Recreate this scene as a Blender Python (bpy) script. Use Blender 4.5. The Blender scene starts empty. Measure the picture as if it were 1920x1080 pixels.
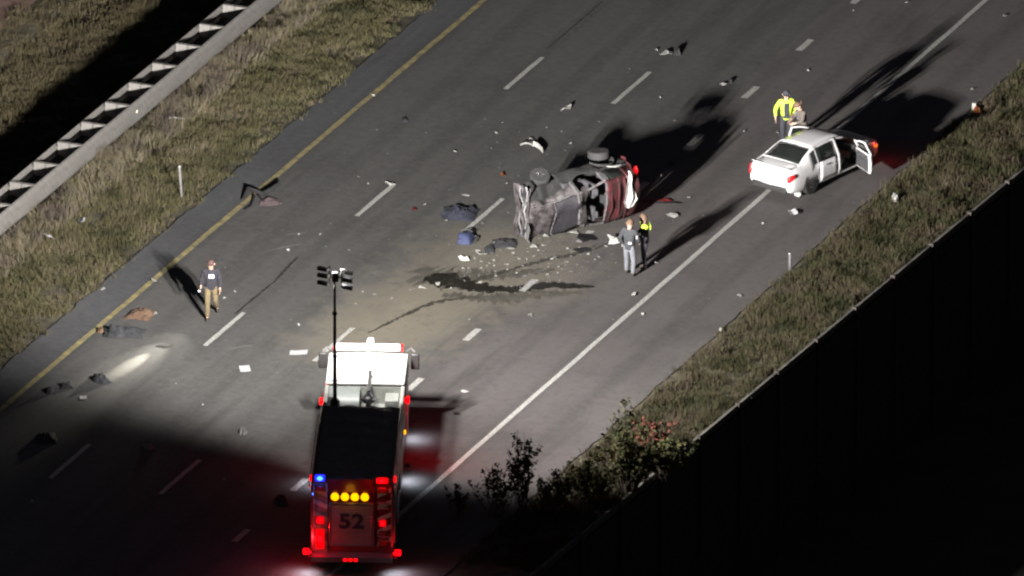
import bpy, bmesh, math, random
import numpy as np
from mathutils import Vector, Matrix, noise as mnoise
random.seed(7)
rng = np.random.default_rng(11)
R = math.radians
scene = bpy.context.scene
col = scene.collection

# ------------------------------------------------------------------ camera
AZ, EL, DIST, LENS = -0.39351, 0.36917, 1000.0, 1123.42
F_PX = LENS / 36.0 * 1920.0
c_dir = Vector((math.sin(AZ) * math.cos(EL), math.cos(AZ) * math.cos(EL), -math.sin(EL)))
c_pos = -c_dir * DIST
c_right = Vector((math.cos(AZ), -math.sin(AZ), 0.0))
c_up = c_right.cross(c_dir)
cd = bpy.data.cameras.new("camera")
cd.lens = LENS; cd.sensor_width = 36.0
cd.clip_start = 10.0; cd.clip_end = 12000.0
cam = bpy.data.objects.new("camera", cd)
col.objects.link(cam)
cam.location = c_pos
cam.rotation_euler = c_dir.to_track_quat('-Z', 'Y').to_euler()
scene.camera = cam

# ------------------------------------------------------------------ night sky
world = bpy.data.worlds.new("World")
scene.world = world
world.use_nodes = True
wn = world.node_tree.nodes; wl = world.node_tree.links
for n in list(wn): wn.remove(n)
wo = wn.new("ShaderNodeOutputWorld"); wb = wn.new("ShaderNodeBackground")
sky = wn.new("ShaderNodeTexSky"); sky.sky_type = 'NISHITA'; sky.sun_disc = False
sky.sun_elevation = R(-3.0); sky.sun_rotation = R(200)
wb.inputs['Strength'].default_value = 0.5
wl.new(sky.outputs[0], wb.inputs['Color']); wl.new(wb.outputs[0], wo.inputs['Surface'])

scene.view_settings.view_transform = 'Standard'
scene.view_settings.look = 'None'
scene.view_settings.exposure = 0.0
scene.view_settings.gamma = 1.0
scene.view_settings.use_curve_mapping = False
try:
    scene.cycles.use_denoising = True
    scene.cycles.max_bounces = 6
    scene.cycles.filter_width = 2.3
    scene.cycles.sample_clamp_indirect = 4.0
except Exception:
    pass

# light levels (floodlights on the mast, truck and car lamps, a torch, one added red glow)
FLOOD_POWER = 17000.0
AIM = R(61.5)            # bearing of the flood bank, measured from the picture's rightward ground axis

def at(px, py, h=0.0):
    """world point at height h seen at photo pixel (1920x1080)"""
    ray = c_dir + c_right * ((px - 960) / F_PX) + c_up * (-(py - 540) / F_PX)
    k = (h - c_pos.z) / ray.z
    return c_pos + ray * k

def gdir(deg):
    """horizontal world direction; deg from the picture-right axis, 90 = away from camera"""
    fwd = Vector((math.sin(AZ), math.cos(AZ), 0))
    return c_right * math.cos(R(deg)) + fwd * math.sin(R(deg))

# ------------------------------------------------------------------ materials
def new_mat(name):
    m = bpy.data.materials.new(name); m.use_nodes = True
    nt = m.node_tree
    return m, nt, nt.nodes["Principled BSDF"]

def mat(name, color, rough=0.6, metal=0.0, var=0.25, scale=6.0, bump=0.0, bscale=None, spec=0.5, dirt=None, coat=0.0):
    m, nt, b = new_mat(name)
    N, L = nt.nodes, nt.links
    tc = N.new("ShaderNodeTexCoord")
    no = N.new("ShaderNodeTexNoise"); no.inputs['Scale'].default_value = scale; no.inputs['Detail'].default_value = 5
    L.new(tc.outputs['Object'], no.inputs['Vector'])
    rp = N.new("ShaderNodeValToRGB")
    c = Vector(color[:3])
    d = Vector(dirt) if dirt else c * (1 - var)
    u = c * (1 + var * 0.6)
    rp.color_ramp.elements[0].position = 0.3; rp.color_ramp.elements[1].position = 0.72
    rp.color_ramp.elements[0].color = (d.x, d.y, d.z, 1)
    rp.color_ramp.elements[1].color = (min(u.x, .9), min(u.y, .9), min(u.z, .9), 1)
    L.new(no.outputs['Fac'], rp.inputs['Fac']); L.new(rp.outputs['Color'], b.inputs['Base Color'])
    b.inputs['Roughness'].default_value = rough; b.inputs['Metallic'].default_value = metal
    b.inputs['Specular IOR Level'].default_value = spec
    b.inputs['Coat Weight'].default_value = coat
    if bump:
        n2 = N.new("ShaderNodeTexNoise"); n2.inputs['Scale'].default_value = bscale or scale * 4; n2.inputs['Detail'].default_value = 6
        L.new(tc.outputs['Object'], n2.inputs['Vector'])
        bp = N.new("ShaderNodeBump"); bp.inputs['Strength'].default_value = bump; bp.inputs['Distance'].default_value = 0.02
        L.new(n2.outputs['Fac'], bp.inputs['Height']); L.new(bp.outputs['Normal'], b.inputs['Normal'])
    return m

def emit(name, color, strength):
    m, nt, b = new_mat(name)
    N, L = nt.nodes, nt.links
    b.inputs['Base Color'].default_value = (color[0] * .5, color[1] * .5, color[2] * .5, 1)
    no = N.new("ShaderNodeTexVoronoi"); no.inputs['Scale'].default_value = 25
    mr = N.new("ShaderNodeMapRange"); mr.inputs[3].default_value = strength * 1.2; mr.inputs[4].default_value = strength * .7
    L.new(no.outputs['Distance'], mr.inputs[0]); L.new(mr.outputs[0], b.inputs['Emission Strength'])
    b.inputs['Emission Color'].default_value = (*color, 1)
    return m

def glass(name, color=(.012, .014, .013), rough=.15):
    return mat(name, color, rough, 0, .2, 3, spec=.35)

M = {}
M['white_paint'] = mat('white_truck_paint', (.74, .74, .74), .35, 0, .06, 2, spec=.4, coat=.3)
M['cab_white'] = mat('cab_roof_white', (.8, .8, .79), .45, 0, .05, 3)
M['truck_red'] = mat('truck_red_paint', (.17, .014, .016), .3, 0, .25, 2, coat=.5)
M['black_vinyl'] = mat('black_vinyl_cover', (.05, .046, .045), .5, 0, .5, 5, bump=.5, bscale=9)
M['dark_steel'] = mat('dark_steel', (.035, .035, .038), .45, .6, .3, 8)
M['chrome'] = mat('brushed_metal', (.55, .55, .56), .28, .9, .12, 12)
M['well'] = mat('pale_grey_deck', (.3, .31, .29), .6, 0, .2, 5, bump=.2)
M['diamond'] = mat('aluminium_plate', (.4, .4, .41), .4, .7, .2, 30, bump=.4, bscale=70)
M['grey_box'] = mat('grey_painted_box', (.2, .22, .215), .5, 0, .15, 4)
M['rubber'] = mat('tyre_rubber', (.015, .015, .016), .85, 0, .3, 9, bump=.3, bscale=60)
M['alloy'] = mat('alloy_wheel', (.45, .45, .47), .3, .8, .2, 12)
M['glass'] = glass('dark_car_glass')
M['black_plastic'] = mat('black_plastic', (.02, .02, .021), .55, 0, .35, 7)
M['panel_white'] = mat('shutter_panel', (.3, .27, .29), .45, .2, .15, 6)
M['number_blue'] = mat('dark_number', (.03, .035, .07), .5, 0, .2, 9)
M['stripe'] = mat('reflective_stripe', (.6, .55, .5), .4, 0, .15, 10)
M['lamp_red'] = emit('red_warning_lamp', (1, .001, .003), 4)
M['halo_red'] = emit('red_lens_halo', (1, .0, .004), .75)
M['halo_blue'] = emit('blue_lens_halo', (.03, .03, 1), .8)
M['lamp_red_dim'] = emit('red_marker_lamp', (1, .001, .003), 2)
M['lamp_blue'] = emit('blue_warning_lamp', (.05, .22, 1), 4)
M['lamp_amber'] = emit('amber_lamp', (1, .42, .0), 2.2)
M['lamp_white'] = emit('white_step_lamp', (.8, .85, 1), 12)
M['flood_lens'] = emit('floodlight_lens', (1, .95, .85), 40)
M['lamp_dead'] = mat('unlit_lens', (.35, .02, .02), .25, 0, .2, 12)
M['car_white'] = mat('white_car_paint', (.52, .52, .535), .3, 0, .05, 2, coat=.6, spec=.4)
M['car_inside'] = mat('dark_car_interior', (.03, .03, .034), .8, 0, .4, 8)
M['tail_lit'] = emit('lit_tail_lamp', (1, .012, .015), 1.0)
M['tail_amber'] = emit('lit_amber_lamp', (1, .2, .02), 1.2)
M['plate'] = mat('licence_plate', (.5, .5, .52), .5, 0, .15, 30)
M['wreck_red'] = mat('scraped_maroon_paint', (.06, .013, .016), .42, .1, .5, 4, bump=.5, bscale=8, dirt=(.022, .016, .016), coat=.1)
M['wreck_grey'] = mat('scraped_grey_panel', (.06, .054, .057), .6, .1, .5, 5, bump=.8, bscale=9, dirt=(.018, .015, .016), spec=.25)
M['wreck_dark'] = mat('dark_wreck_metal', (.012, .012, .0122), .9, 0, .6, 5, bump=.8, bscale=12)
M['wreck_trim'] = mat('scuffed_trim_edge', (.085, .08, .084), .7, 0, .6, 9, bump=.8, bscale=20)
M['seat'] = mat('charcoal_seat_cloth', (.04, .04, .046), .9, 0, .4, 6, bump=.5)
M['wreck_glass'] = mat('crazed_windscreen', (.018, .017, .021), .6, 0, .5, 22, bump=.5, bscale=40, spec=.2)
M['cloth_white'] = mat('white_airbag_cloth', (.36, .36, .34), .9, 0, .2, 6, bump=.6, bscale=10)
M['steel'] = mat('galvanised_steel', (.11, .105, .1), .6, .1, .2, 5, bump=.15, bscale=20)
M['pile'] = mat('rusty_dark_pile', (.05, .042, .036), .8, .1, .35, 6, bump=.3)
M['wood'] = mat('grey_timber_block', (.14, .133, .126), .8, 0, .25, 12, bump=.3)
M['concrete'] = mat('weathered_concrete', (.11, .105, .092), .9, 0, .35, 1.5, bump=.4, bscale=20)
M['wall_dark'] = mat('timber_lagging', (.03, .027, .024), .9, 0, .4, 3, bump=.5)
M['plastic_white'] = mat('white_plastic', (.36, .36, .345), .5, 0, .4, 10)
M['plastic_grey'] = mat('grey_plastic', (.13, .13, .135), .5, 0, .3, 10)
M['paper'] = mat('pale_paper', (.4, .4, .42), .85, 0, .12, 8)
M['cloth_dark'] = mat('dark_cloth', (.025, .026, .03), .95, 0, .5, 9, bump=.8, bscale=14)
M['cloth_navy'] = mat('navy_cloth', (.018, .02, .036), .9, 0, .6, 9, bump=.8, bscale=14)
M['cloth_blue'] = mat('blue_bag_cloth', (.024, .033, .085), .8, 0, .35, 9, bump=.5, bscale=20)
M['cloth_brown'] = mat('brown_cloth', (.11, .065, .04), .95, 0, .5, 9, bump=.8, bscale=14)
M['pink_panel'] = mat('dusty_pink_panel', (.15, .11, .115), .7, 0, .3, 9, bump=.4)
M['red_plastic'] = mat('red_plastic', (.11, .015, .016), .4, 0, .3, 9)
M['orange_plastic'] = mat('orange_plastic', (.22, .07, .025), .5, 0, .3, 9)
M['skin'] = mat('skin', (.27, .165, .12), .6, 0, .1, 20)
M['skin_pale'] = mat('pale_skin', (.34, .22, .165), .6, 0, .1, 20)
M['hair'] = mat('brown_hair', (.09, .05, .03), .8, 0, .4, 40)
M['cap_red'] = mat('reddish_cap', (.05, .024, .02), .8, 0, .3, 20)
M['eye'] = mat('dark_eye', (.02, .015, .012), .3)
M['hoodie'] = mat('black_sweatshirt', (.016, .015, .022), .95, 0, .4, 14, bump=.4)
M['khaki'] = mat('khaki_trousers', (.115, .088, .047), .95, 0, .25, 10, bump=.4)
M['jacket_grey'] = mat('charcoal_jacket', (.026, .028, .033), .9, 0, .35, 10, bump=.4)
M['trouser_grey'] = mat('light_grey_trousers', (.13, .135, .155), .95, 0, .2, 10, bump=.4)
M['uniform_dark'] = mat('dark_uniform', (.022, .022, .03), .95, 0, .4, 10, bump=.4)
M['hivis'] = mat('hi_vis_yellow', (.36, .52, .03), .7, 0, .12, 8, bump=.2)
M['tan'] = mat('tan_uniform', (.075, .062, .056), .9, 0, .25, 10, bump=.4)
M['brown_trouser'] = mat('brown_trousers', (.15, .11, .09), .9, 0, .25, 10, bump=.4)
M['boot'] = mat('dark_boots', (.03, .025, .02), .7, 0, .3, 10)
M['print_white'] = mat('white_print', (.75, .72, .78), .8, 0, .1, 20)
M['bark'] = mat('twig_bark', (.06, .05, .038), .9, 0, .3, 20)

# asphalt with lane-wise wear (all in road coordinates: x across, y along)
def asphalt():
    m, nt, b = new_mat('asphalt')
    N, L = nt.nodes, nt.links
    tc = N.new("ShaderNodeTexCoord")
    def noise(scale, vec=None, detail=6, rough=.6):
        n = N.new("ShaderNodeTexNoise"); n.inputs['Scale'].default_value = scale
        n.inputs['Detail'].default_value = detail; n.inputs['Roughness'].default_value = rough
        L.new(vec or tc.outputs['Object'], n.inputs['Vector']); return n.outputs['Fac']
    def mth(op, a, bb=None, c=None):
        n = N.new("ShaderNodeMath"); n.operation = op
        for i, v in enumerate((a, bb, c)):
            if v is None: continue
            if hasattr(v, 'links') or hasattr(v, 'is_linked'): L.new(v, n.inputs[i])
            else: n.inputs[i].default_value = v
        return n.outputs[0]
    def mr(v, a, bb, c, d, smooth=False):
        n = N.new("ShaderNodeMapRange"); L.new(v, n.inputs[0])
        if smooth: n.interpolation_type = 'SMOOTHSTEP'
        for i, q in enumerate((a, bb, c, d)): n.inputs[1 + i].default_value = q
        return n.outputs[0]
    def mix(f, c1, c2):
        n = N.new("ShaderNodeMix"); n.data_type = 'RGBA'
        if hasattr(f, 'is_linked'): L.new(f, n.inputs[0])
        else: n.inputs[0].default_value = f
        for i, q in ((6, c1), (7, c2)):
            if hasattr(q, 'is_linked'): L.new(q, n.inputs[i])
            else: n.inputs[i].default_value = (*q, 1)
        return n.outputs[2]
    sep = N.new("ShaderNodeSeparateXYZ"); L.new(tc.outputs['Object'], sep.inputs[0])
    x, y = sep.outputs[0], sep.outputs[1]
    # streaks stretched along the road
    mp = N.new("ShaderNodeMapping"); mp.inputs['Scale'].default_value = (1.0, .035, 1.0)
    L.new(tc.outputs['Object'], mp.inputs['Vector'])
    streak = noise(2.2, mp.outputs[0], 5, .55)
    broad = noise(.22, None, 4)
    mid = noise(1.1, None, 6)
    fine = noise(26, None, 3, .8)
    # lane 4 and right shoulder newer pinkish surface
    wob = mth('MULTIPLY_ADD', mid, .25, x)
    right = mr(wob, -.12, .28, 0, 1)
    left = mr(wob, -10.6, -10.3, 1, 0)
    base = mix(right, (.078, .077, .0765), (.094, .086, .0875))
    base = mix(left, base, (.072, .074, .081))
    # wheel tracks: period of a lane, two tracks a lane
    ph = mth('MULTIPLY', mth('ADD', x, 10.63), 2 * math.pi * 2 / 3.68)
    tr = mr(mth('COSINE', ph), .1, 1, 0, 1)
    tr = mth('MULTIPLY', tr, mr(streak, .35, .62, .25, 1))
    base = mix(mth('MULTIPLY', tr, .42), base, (.03, .03, .03))
    base = mix(mr(streak, .48, .75, 0, .5), base, (.1, .098, .094))
    base = mix(mr(broad, .5, .7, 0, .4), base, (.04, .039, .039))
    # tan soil and absorbent spread round the wreck
    def blob(cx, cy, rx, ry, rot):
        mp = N.new("ShaderNodeMapping"); mp.vector_type = 'TEXTURE'
        mp.inputs['Location'].default_value = (cx, cy, 0); mp.inputs['Rotation'].default_value = (0, 0, rot)
        mp.inputs['Scale'].default_value = (rx, ry, 50)
        L.new(tc.outputs['Object'], mp.inputs['Vector'])
        ln = N.new("ShaderNodeVectorMath"); ln.operation = 'LENGTH'; L.new(mp.outputs[0], ln.inputs[0])
        v = mth('ADD', ln.outputs['Value'], mth('MULTIPLY', mth('SUBTRACT', mid, .5), 1.3))
        return mr(v, .25, 1.0, 1, 0, True)
    BL = []
    for (px, py, rx, ry, rot, k) in ((930, 500, 4.2, 5.5, 0.35, .8), (760, 590, 3.4, 5.0, .2, .95), (1080, 400, 2.5, 3.5, .2, .4), (650, 640, 2.5, 3.0, 0, .6)):
        p = at(px, py); BL.append((blob(p.x, p.y, rx, ry, rot), k))
    for f, k in BL:
        base = mix(mth('MULTIPLY', f, mth('MULTIPLY', mr(mid, .3, .65, .45, 1), k)), base, (.185, .165, .128))
    m2 = noise(3.5, None, 8, .75)
    base = mix(mr(m2, .5, .68, 0, .45), base, (.12, .115, .105))
    base = mix(mr(m2, .46, .3, 0, .5), base, (.03, .03, .029))
    dst = N.new("ShaderNodeMapping"); dst.inputs['Rotation'].default_value = (0, 0, .35); dst.inputs['Scale'].default_value = (.5, .06, 1); L.new(tc.outputs['Object'], dst.inputs['Vector'])
    drag = noise(1.6, dst.outputs[0], 4, .6)
    base = mix(mr(drag, .56, .72, 0, .5), base, (.036, .035, .034))
    spk = mr(fine, .62, .78, 0, .5)
    base = mix(spk, base, (.16, .155, .15))
    spd = mr(fine, .38, .25, 0, .6)
    base = mix(spd, base, (.02, .02, .02))
    L.new(base, b.inputs['Base Color'])
    b.inputs['Roughness'].default_value = .85
    b.inputs['Specular IOR Level'].default_value = .25
    bp = N.new("ShaderNodeBump"); bp.inputs['Strength'].default_value = .35; bp.inputs['Distance'].default_value = .01
    L.new(fine, bp.inputs['Height']); L.new(bp.outputs['Normal'], b.inputs['Normal'])
    return m
M['asphalt'] = asphalt()
M['paint_white'] = mat('worn_white_paint', (.44, .44, .42), .7, 0, .2, 14, dirt=(.17, .17, .165))
M['paint_yellow'] = mat('worn_yellow_paint', (.27, .225, .1), .7, 0, .3, 3, dirt=(.11, .1, .065))
M['soil'] = mat('verge_soil', (.075, .066, .042), .95, 0, .5, 3, bump=.9, bscale=12, dirt=(.03, .026, .018))
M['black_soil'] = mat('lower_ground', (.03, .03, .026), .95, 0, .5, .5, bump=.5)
M['far_road'] = mat('red_lit_carriageway', (.2, .12, .1), .9, 0, .3, 2)  # reddish light falling on this pavement is put into its colour
M['spill'] = mat('oily_fluid', (.018, .016, .013), .35, 0, .5, 4, bump=.3, bscale=20)
M['damp'] = mat('damp_tyre_smear', (.045, .041, .032), .7, 0, .5, 4, bump=.3, bscale=20)
M['crack'] = mat('crack_filler', (.018, .018, .018), .7, 0, .4, 6)

def veg(name, cols, scale=.8):
    m, nt, b = new_mat(name)
    N, L = nt.nodes, nt.links
    tc = N.new("ShaderNodeTexCoord")
    at_ = N.new("ShaderNodeAttribute"); at_.attribute_name = 'tint'
    no = N.new("ShaderNodeTexNoise"); no.inputs['Scale'].default_value = scale; no.inputs['Detail'].default_value = 5
    L.new(tc.outputs['Object'], no.inputs['Vector'])
    ad = N.new("ShaderNodeMath"); ad.operation = 'MULTIPLY_ADD'
    L.new(at_.outputs['Fac'], ad.inputs[0]); ad.inputs[1].default_value = .55
    s = N.new("ShaderNodeMath"); s.operation = 'MULTIPLY_ADD'; L.new(no.outputs['Fac'], s.inputs[0])
    s.inputs[1].default_value = 1.5; s.inputs[2].default_value = -.55
    L.new(s.outputs[0], ad.inputs[2])
    rp = N.new("ShaderNodeValToRGB")
    els = rp.color_ramp.elements
    while len(els) < len(cols): els.new(.5)
    for i, c in enumerate(cols):
        els[i].position = i / (len(cols) - 1); els[i].color = (*c, 1)
    L.new(ad.outputs[0], rp.inputs['Fac']); L.new(rp.outputs['Color'], b.inputs['Base Color'])
    b.inputs['Roughness'].default_value = .85; b.inputs['Specular IOR Level'].default_value = .15
    return m
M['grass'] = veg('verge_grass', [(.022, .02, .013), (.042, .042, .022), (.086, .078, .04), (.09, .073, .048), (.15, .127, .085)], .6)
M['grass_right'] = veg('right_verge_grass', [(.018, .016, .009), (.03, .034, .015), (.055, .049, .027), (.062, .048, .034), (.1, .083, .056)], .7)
M['grass_far'] = veg('far_grass', [(.035, .027, .022), (.058, .049, .028), (.078, .066, .037), (.1, .08, .056)], .5)
M['brush'] = veg('dead_brush', [(.05, .04, .034), (.095, .078, .064), (.13, .115, .07), (.17, .14, .11)])
M['leaf'] = veg('autumn_shrub_leaves', [(.028, .032, .014), (.055, .062, .024), (.1, .09, .04), (.15, .1, .055)], 1.5)
M['leaf_dark'] = veg('dark_shrub_leaves', [(.02, .024, .012), (.035, .042, .02), (.055, .06, .028), (.08, .07, .035)], 1.5)
M['leaf_red'] = veg('red_shrub_leaves', [(.05, .028, .018), (.1, .034, .026), (.14, .05, .036), (.1, .07, .04)], 1.5)

# ------------------------------------------------------------------ mesh helpers
class MB:
    def __init__(s): s.v = []; s.f = []; s.X = None
    def add(s, vs, fs):
        o = len(s.v)
        for p in vs:
            p = Vector(p)
            s.v.append(tuple(s.X @ p if s.X else p))
        s.f += [tuple(i + o for i in q) for q in fs]
        return s
    def box(s, c, d, rot=None):
        c = Vector(c); hx, hy, hz = d[0] / 2, d[1] / 2, d[2] / 2
        vs = [Vector((x, y, z)) for x in (-hx, hx) for y in (-hy, hy) for z in (-hz, hz)]
        if rot is not None:
            vs = [rot @ p for p in vs]
        return s.add([p + c for p in vs], [(0, 1, 3, 2), (4, 6, 7, 5), (0, 4, 5, 1), (2, 3, 7, 6), (0, 2, 6, 4), (1, 5, 7, 3)])
    def tube(s, pts, r, n=8, cap=True):
        pts = [Vector(p) for p in pts]
        rs = r if isinstance(r, (list, tuple)) else [r] * len(pts)
        vs = []; fs = []
        for i, p in enumerate(pts):
            t = (pts[min(i + 1, len(pts) - 1)] - pts[max(i - 1, 0)]).normalized()
            a = t.orthogonal().normalized(); b = t.cross(a)
            if i: # keep frame steady
                a = (pa - t * pa.dot(t)); a = a.normalized() if a.length > 1e-5 else t.orthogonal().normalized(); b = t.cross(a)
            pa = a
            for k in range(n):
                w = 2 * math.pi * k / n
                vs.append(p + (a * math.cos(w) + b * math.sin(w)) * rs[i])
        for i in range(len(pts) - 1):
            for k in range(n):
                fs.append((i * n + k, i * n + (k + 1) % n, (i + 1) * n + (k + 1) % n, (i + 1) * n + k))
        if cap:
            fs.append(tuple(reversed(range(n)))); o = (len(pts) - 1) * n; fs.append(tuple(range(o, o + n)))
        return s.add(vs, fs)
    def lathe(s, prof, axis=0, n=20, c=(0, 0, 0)):
        """prof: (offset along axis, radius)"""
        vs = []; fs = []
        c = Vector(c)
        for (h, r) in prof:
            for k in range(n):
                w = 2 * math.pi * k / n
                a, b = r * math.cos(w), r * math.sin(w)
                p = {0: (h, a, b), 1: (b, h, a), 2: (a, b, h)}[axis]
                vs.append(c + Vector(p))
        for i in range(len(prof) - 1):
            for k in range(n):
                fs.append((i * n + k, i * n + (k + 1) % n, (i + 1) * n + (k + 1) % n, (i + 1) * n + k))
        fs.append(tuple(reversed(range(n)))); o = (len(prof) - 1) * n; fs.append(tuple(range(o, o + n)))
        return s.add(vs, fs)
    def ball(s, c, r, n=10, m=6):
        r = (r, r, r) if not isinstance(r, (tuple, list)) else r
        vs = []; fs = []
        for i in range(m + 1):
            th = math.pi * i / m
            for k in range(n):
                w = 2 * math.pi * k / n
                vs.append(Vector(c) + Vector((r[0] * math.sin(th) * math.cos(w), r[1] * math.sin(th) * math.sin(w), r[2] * math.cos(th))))
        for i in range(m):
            for k in range(n):
                fs.append((i * n + k, (i + 1) * n + k, (i + 1) * n + (k + 1) % n, i * n + (k + 1) % n))
        return s.add(vs, fs)
    def grid(s, fn, nu, nv, thick=0.0):
        """surface fn(u,v) with u,v in 0..1, given thickness along its normal"""
        P = [[Vector(fn(i / nu, j / nv)) for j in range(nv + 1)] for i in range(nu + 1)]
        vs = [p for r in P for p in r]
        W = nv + 1
        fs = [(i * W + j, (i + 1) * W + j, (i + 1) * W + j + 1, i * W + j + 1) for i in range(nu) for j in range(nv)]
        if thick:
            n0 = len(vs); back = []
            for i in range(nu + 1):
                for j in range(nv + 1):
                    a = P[min(i + 1, nu)][j] - P[max(i - 1, 0)][j]; b = P[i][min(j + 1, nv)] - P[i][max(j - 1, 0)]
                    nn = a.cross(b); nn = nn.normalized() if nn.length > 1e-9 else Vector((0, 0, 1))
                    back.append(P[i][j] - nn * thick)
            fs += [tuple(n0 + q for q in reversed(f)) for f in fs]
            vs += back
            ring = [i * W for i in range(nu + 1)] + [nu * W + j for j in range(1, W)] + [i * W + nv for i in range(nu - 1, -1, -1)] + [j for j in range(nv - 1, 0, -1)]
            for q in range(len(ring)):
                a, b = ring[q], ring[(q + 1) % len(ring)]
                fs.append((b, a, a + n0, b + n0))
        return s.add(vs, fs)
    def build(s, name, m, parent=None, smooth=35, bevel=0.0, fix=True):
        me = bpy.data.meshes.new(name)
        me.from_pydata(s.v, [], s.f)
        if fix:
            bm = bmesh.new(); bm.from_mesh(me)
            bmesh.ops.recalc_face_normals(bm, faces=bm.faces); bm.to_mesh(me); bm.free()
        if smooth:
            me.shade_smooth(); me.set_sharp_from_angle(angle=R(smooth))
        me.materials.append(m)
        o = bpy.data.objects.new(name, me); col.objects.link(o)
        if parent: o.parent = parent
        if bevel:
            b = o.modifiers.new('bevel', 'BEVEL'); b.width = bevel; b.segments = 2; b.limit_method = 'ANGLE'; b.angle_limit = R(40)
        return o

def box(name, m, parent, c, d, bevel=0.01, rot=None):
    return MB().box(c, d, rot).build(name, m, parent, bevel=bevel)

def empty(name, loc, rz=0.0, mtx=None):
    o = bpy.data.objects.new(name, None); col.objects.link(o)
    o.empty_display_size = .3
    if mtx is not None: o.matrix_world = mtx
    else: o.location = loc; o.rotation_euler = (0, 0, rz)
    return o

def tag(o, label=None, cat=None, group=None, kind=None):
    if label: o['label'] = label
    if cat: o['category'] = cat
    if group: o['group'] = group
    if kind: o['kind'] = kind
    return o

def lamp(name, kind, parent, loc, power, color, size=None, blend=None, radius=.05, direction=None):
    d = bpy.data.lights.new(name, kind); d.energy = power; d.color = color
    d.shadow_soft_size = radius
    if kind == 'SPOT': d.spot_size = size; d.spot_blend = blend
    o = bpy.data.objects.new(name, d); col.objects.link(o); o.location = loc
    if direction is not None:
        o.rotation_euler = Vector(direction).to_track_quat('-Z', 'Y').to_euler()
    if parent: o.parent = parent
    return o

# ------------------------------------------------------------------ terrain and road
X_L, X_R = -12.0, 7.42           # pavement edges
def wall_x(y): return 10.53 + 0.0276 * y
def hum(x, y, s=.35, a=.10):
    return (mnoise.noise(Vector((x * s, y * s, 3.1))) * a + mnoise.noise(Vector((x * 1.7, y * 1.7, 9.2))) * a * .45)

def terrain():
    xs = [-3000, -600, -150, -60, -32, -26] + list(np.arange(-25, -12, .4)) + [-12, -11.8, 7.2, 7.42] + list(np.arange(7.7, 10.2, .35))
    ys = [-3000, -800, -200, -80] + list(np.arange(-45, 60, .5)) + [80, 200, 800, 3000]
    V = []; F = []
    nx = len(xs) + 1
    for y in ys:
        for x in xs:
            z = -.03
            if x < -12: z = -.02 + hum(x, y) * min(1, (-12 - x) / 1.0) - .04
            if x < -17.2: z -= .12
            if x < -23: z = -.06
            if x > 7.42: z = -.02 + hum(x, y, .5, .09) * min(1, (x - 7.42) / .8)
            V.append((x, y, z))
        V.append((max(wall_x(max(-200, min(200, y))), 10.25) if False else wall_x(max(-60, min(80, y))), y, -.02))
    for j in range(len(ys) - 1):
        for i in range(nx - 1):
            F.append((j * nx + i, j * nx + i + 1, (j + 1) * nx + i + 1, (j + 1) * nx + i))
    b = MB(); b.add(V, F)
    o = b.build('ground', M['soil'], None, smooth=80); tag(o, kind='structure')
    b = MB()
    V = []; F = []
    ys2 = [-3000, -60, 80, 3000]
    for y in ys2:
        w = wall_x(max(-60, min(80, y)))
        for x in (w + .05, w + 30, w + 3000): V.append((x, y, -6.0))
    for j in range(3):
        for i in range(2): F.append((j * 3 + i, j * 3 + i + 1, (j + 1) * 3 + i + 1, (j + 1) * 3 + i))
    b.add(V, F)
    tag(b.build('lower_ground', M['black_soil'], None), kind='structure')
terrain()

def sheet(name, m, x0, x1, y0, y1, z, parent=None, ny=1, nx=1):
    b = MB(); V = []; F = []
    for j in range(ny + 1):
        for i in range(nx + 1):
            V.append((x0 + (x1 - x0) * i / nx, y0 + (y1 - y0) * j / ny, z))
    for j in range(ny):
        for i in range(nx):
            a = j * (nx + 1) + i
            F.append((a, a + 1, a + nx + 2, a + nx + 1))
    return b.add(V, F).build(name, m, parent, smooth=0)

# the carriageway: one slab with ragged edges
def road():
    V = []; F = []
    ys = [-900, -100] + list(np.arange(-45, 60, .35)) + [120, 900]
    for y in ys:
        l = X_L + .12 * mnoise.noise(Vector((0, y * .9, 1))) + .06 * mnoise.noise(Vector((0, y * 3, 5)))
        r = X_R + .10 * mnoise.noise(Vector((7, y * .9, 1))) + .05 * mnoise.noise(Vector((7, y * 3, 5)))
        V += [(l, y, -.12), (l, y, 0), (r, y, 0), (r, y, -.12)]
    for j in range(len(ys) - 1):
        for i in range(3):
            a = j * 4 + i; F.append((a, a + 1, a + 5, a + 4))
    b = MB(); b.add(V, F)
    o = b.build('road', M['asphalt'], None, smooth=0); tag(o, kind='structure')
    return o
rd = road()
def mark(name, m, x, w, y0, y1):
    # thin worn paint strip with slightly uneven edges
    n = max(2, min(160, int((y1 - y0) / .4)))
    V = []; F = []
    for j in range(n + 1):
        y = y0 + (y1 - y0) * j / n
        e = .012
        V += [(x - w / 2 + random.uniform(-e, e), y, .008), (x + w / 2 + random.uniform(-e, e), y, .008)]
    for j in range(n): F.append((2 * j, 2 * j + 1, 2 * j + 3, 2 * j + 2))
    return MB().add(V, F).build(name, m, rd, smooth=0)
mark('yellow_edge_line', M['paint_yellow'], -10.634, .19, -60, 90)
mark('white_edge_line', M['paint_white'], 4.216, .17, -60, 90)
for i in range(-4, 9):
    for (x, t0) in ((-6.917, 17.65), (-3.26, 17.743)):
        t = t0 - 12.19 * i
        mark('lane_dash', M['paint_white'], x, .16, t - 1.55, t + 1.55)
for i in range(-5, 15):
    t = 23.431 - 4.607 * i
    mark('dotted_lane_dash', M['paint_white'],   .398, .22, t - .55, t + .55)

fr = sheet('far_road', M['far_road'], -60, -23.9, -300, 400, -.03)
tag(fr, kind='structure')

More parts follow.
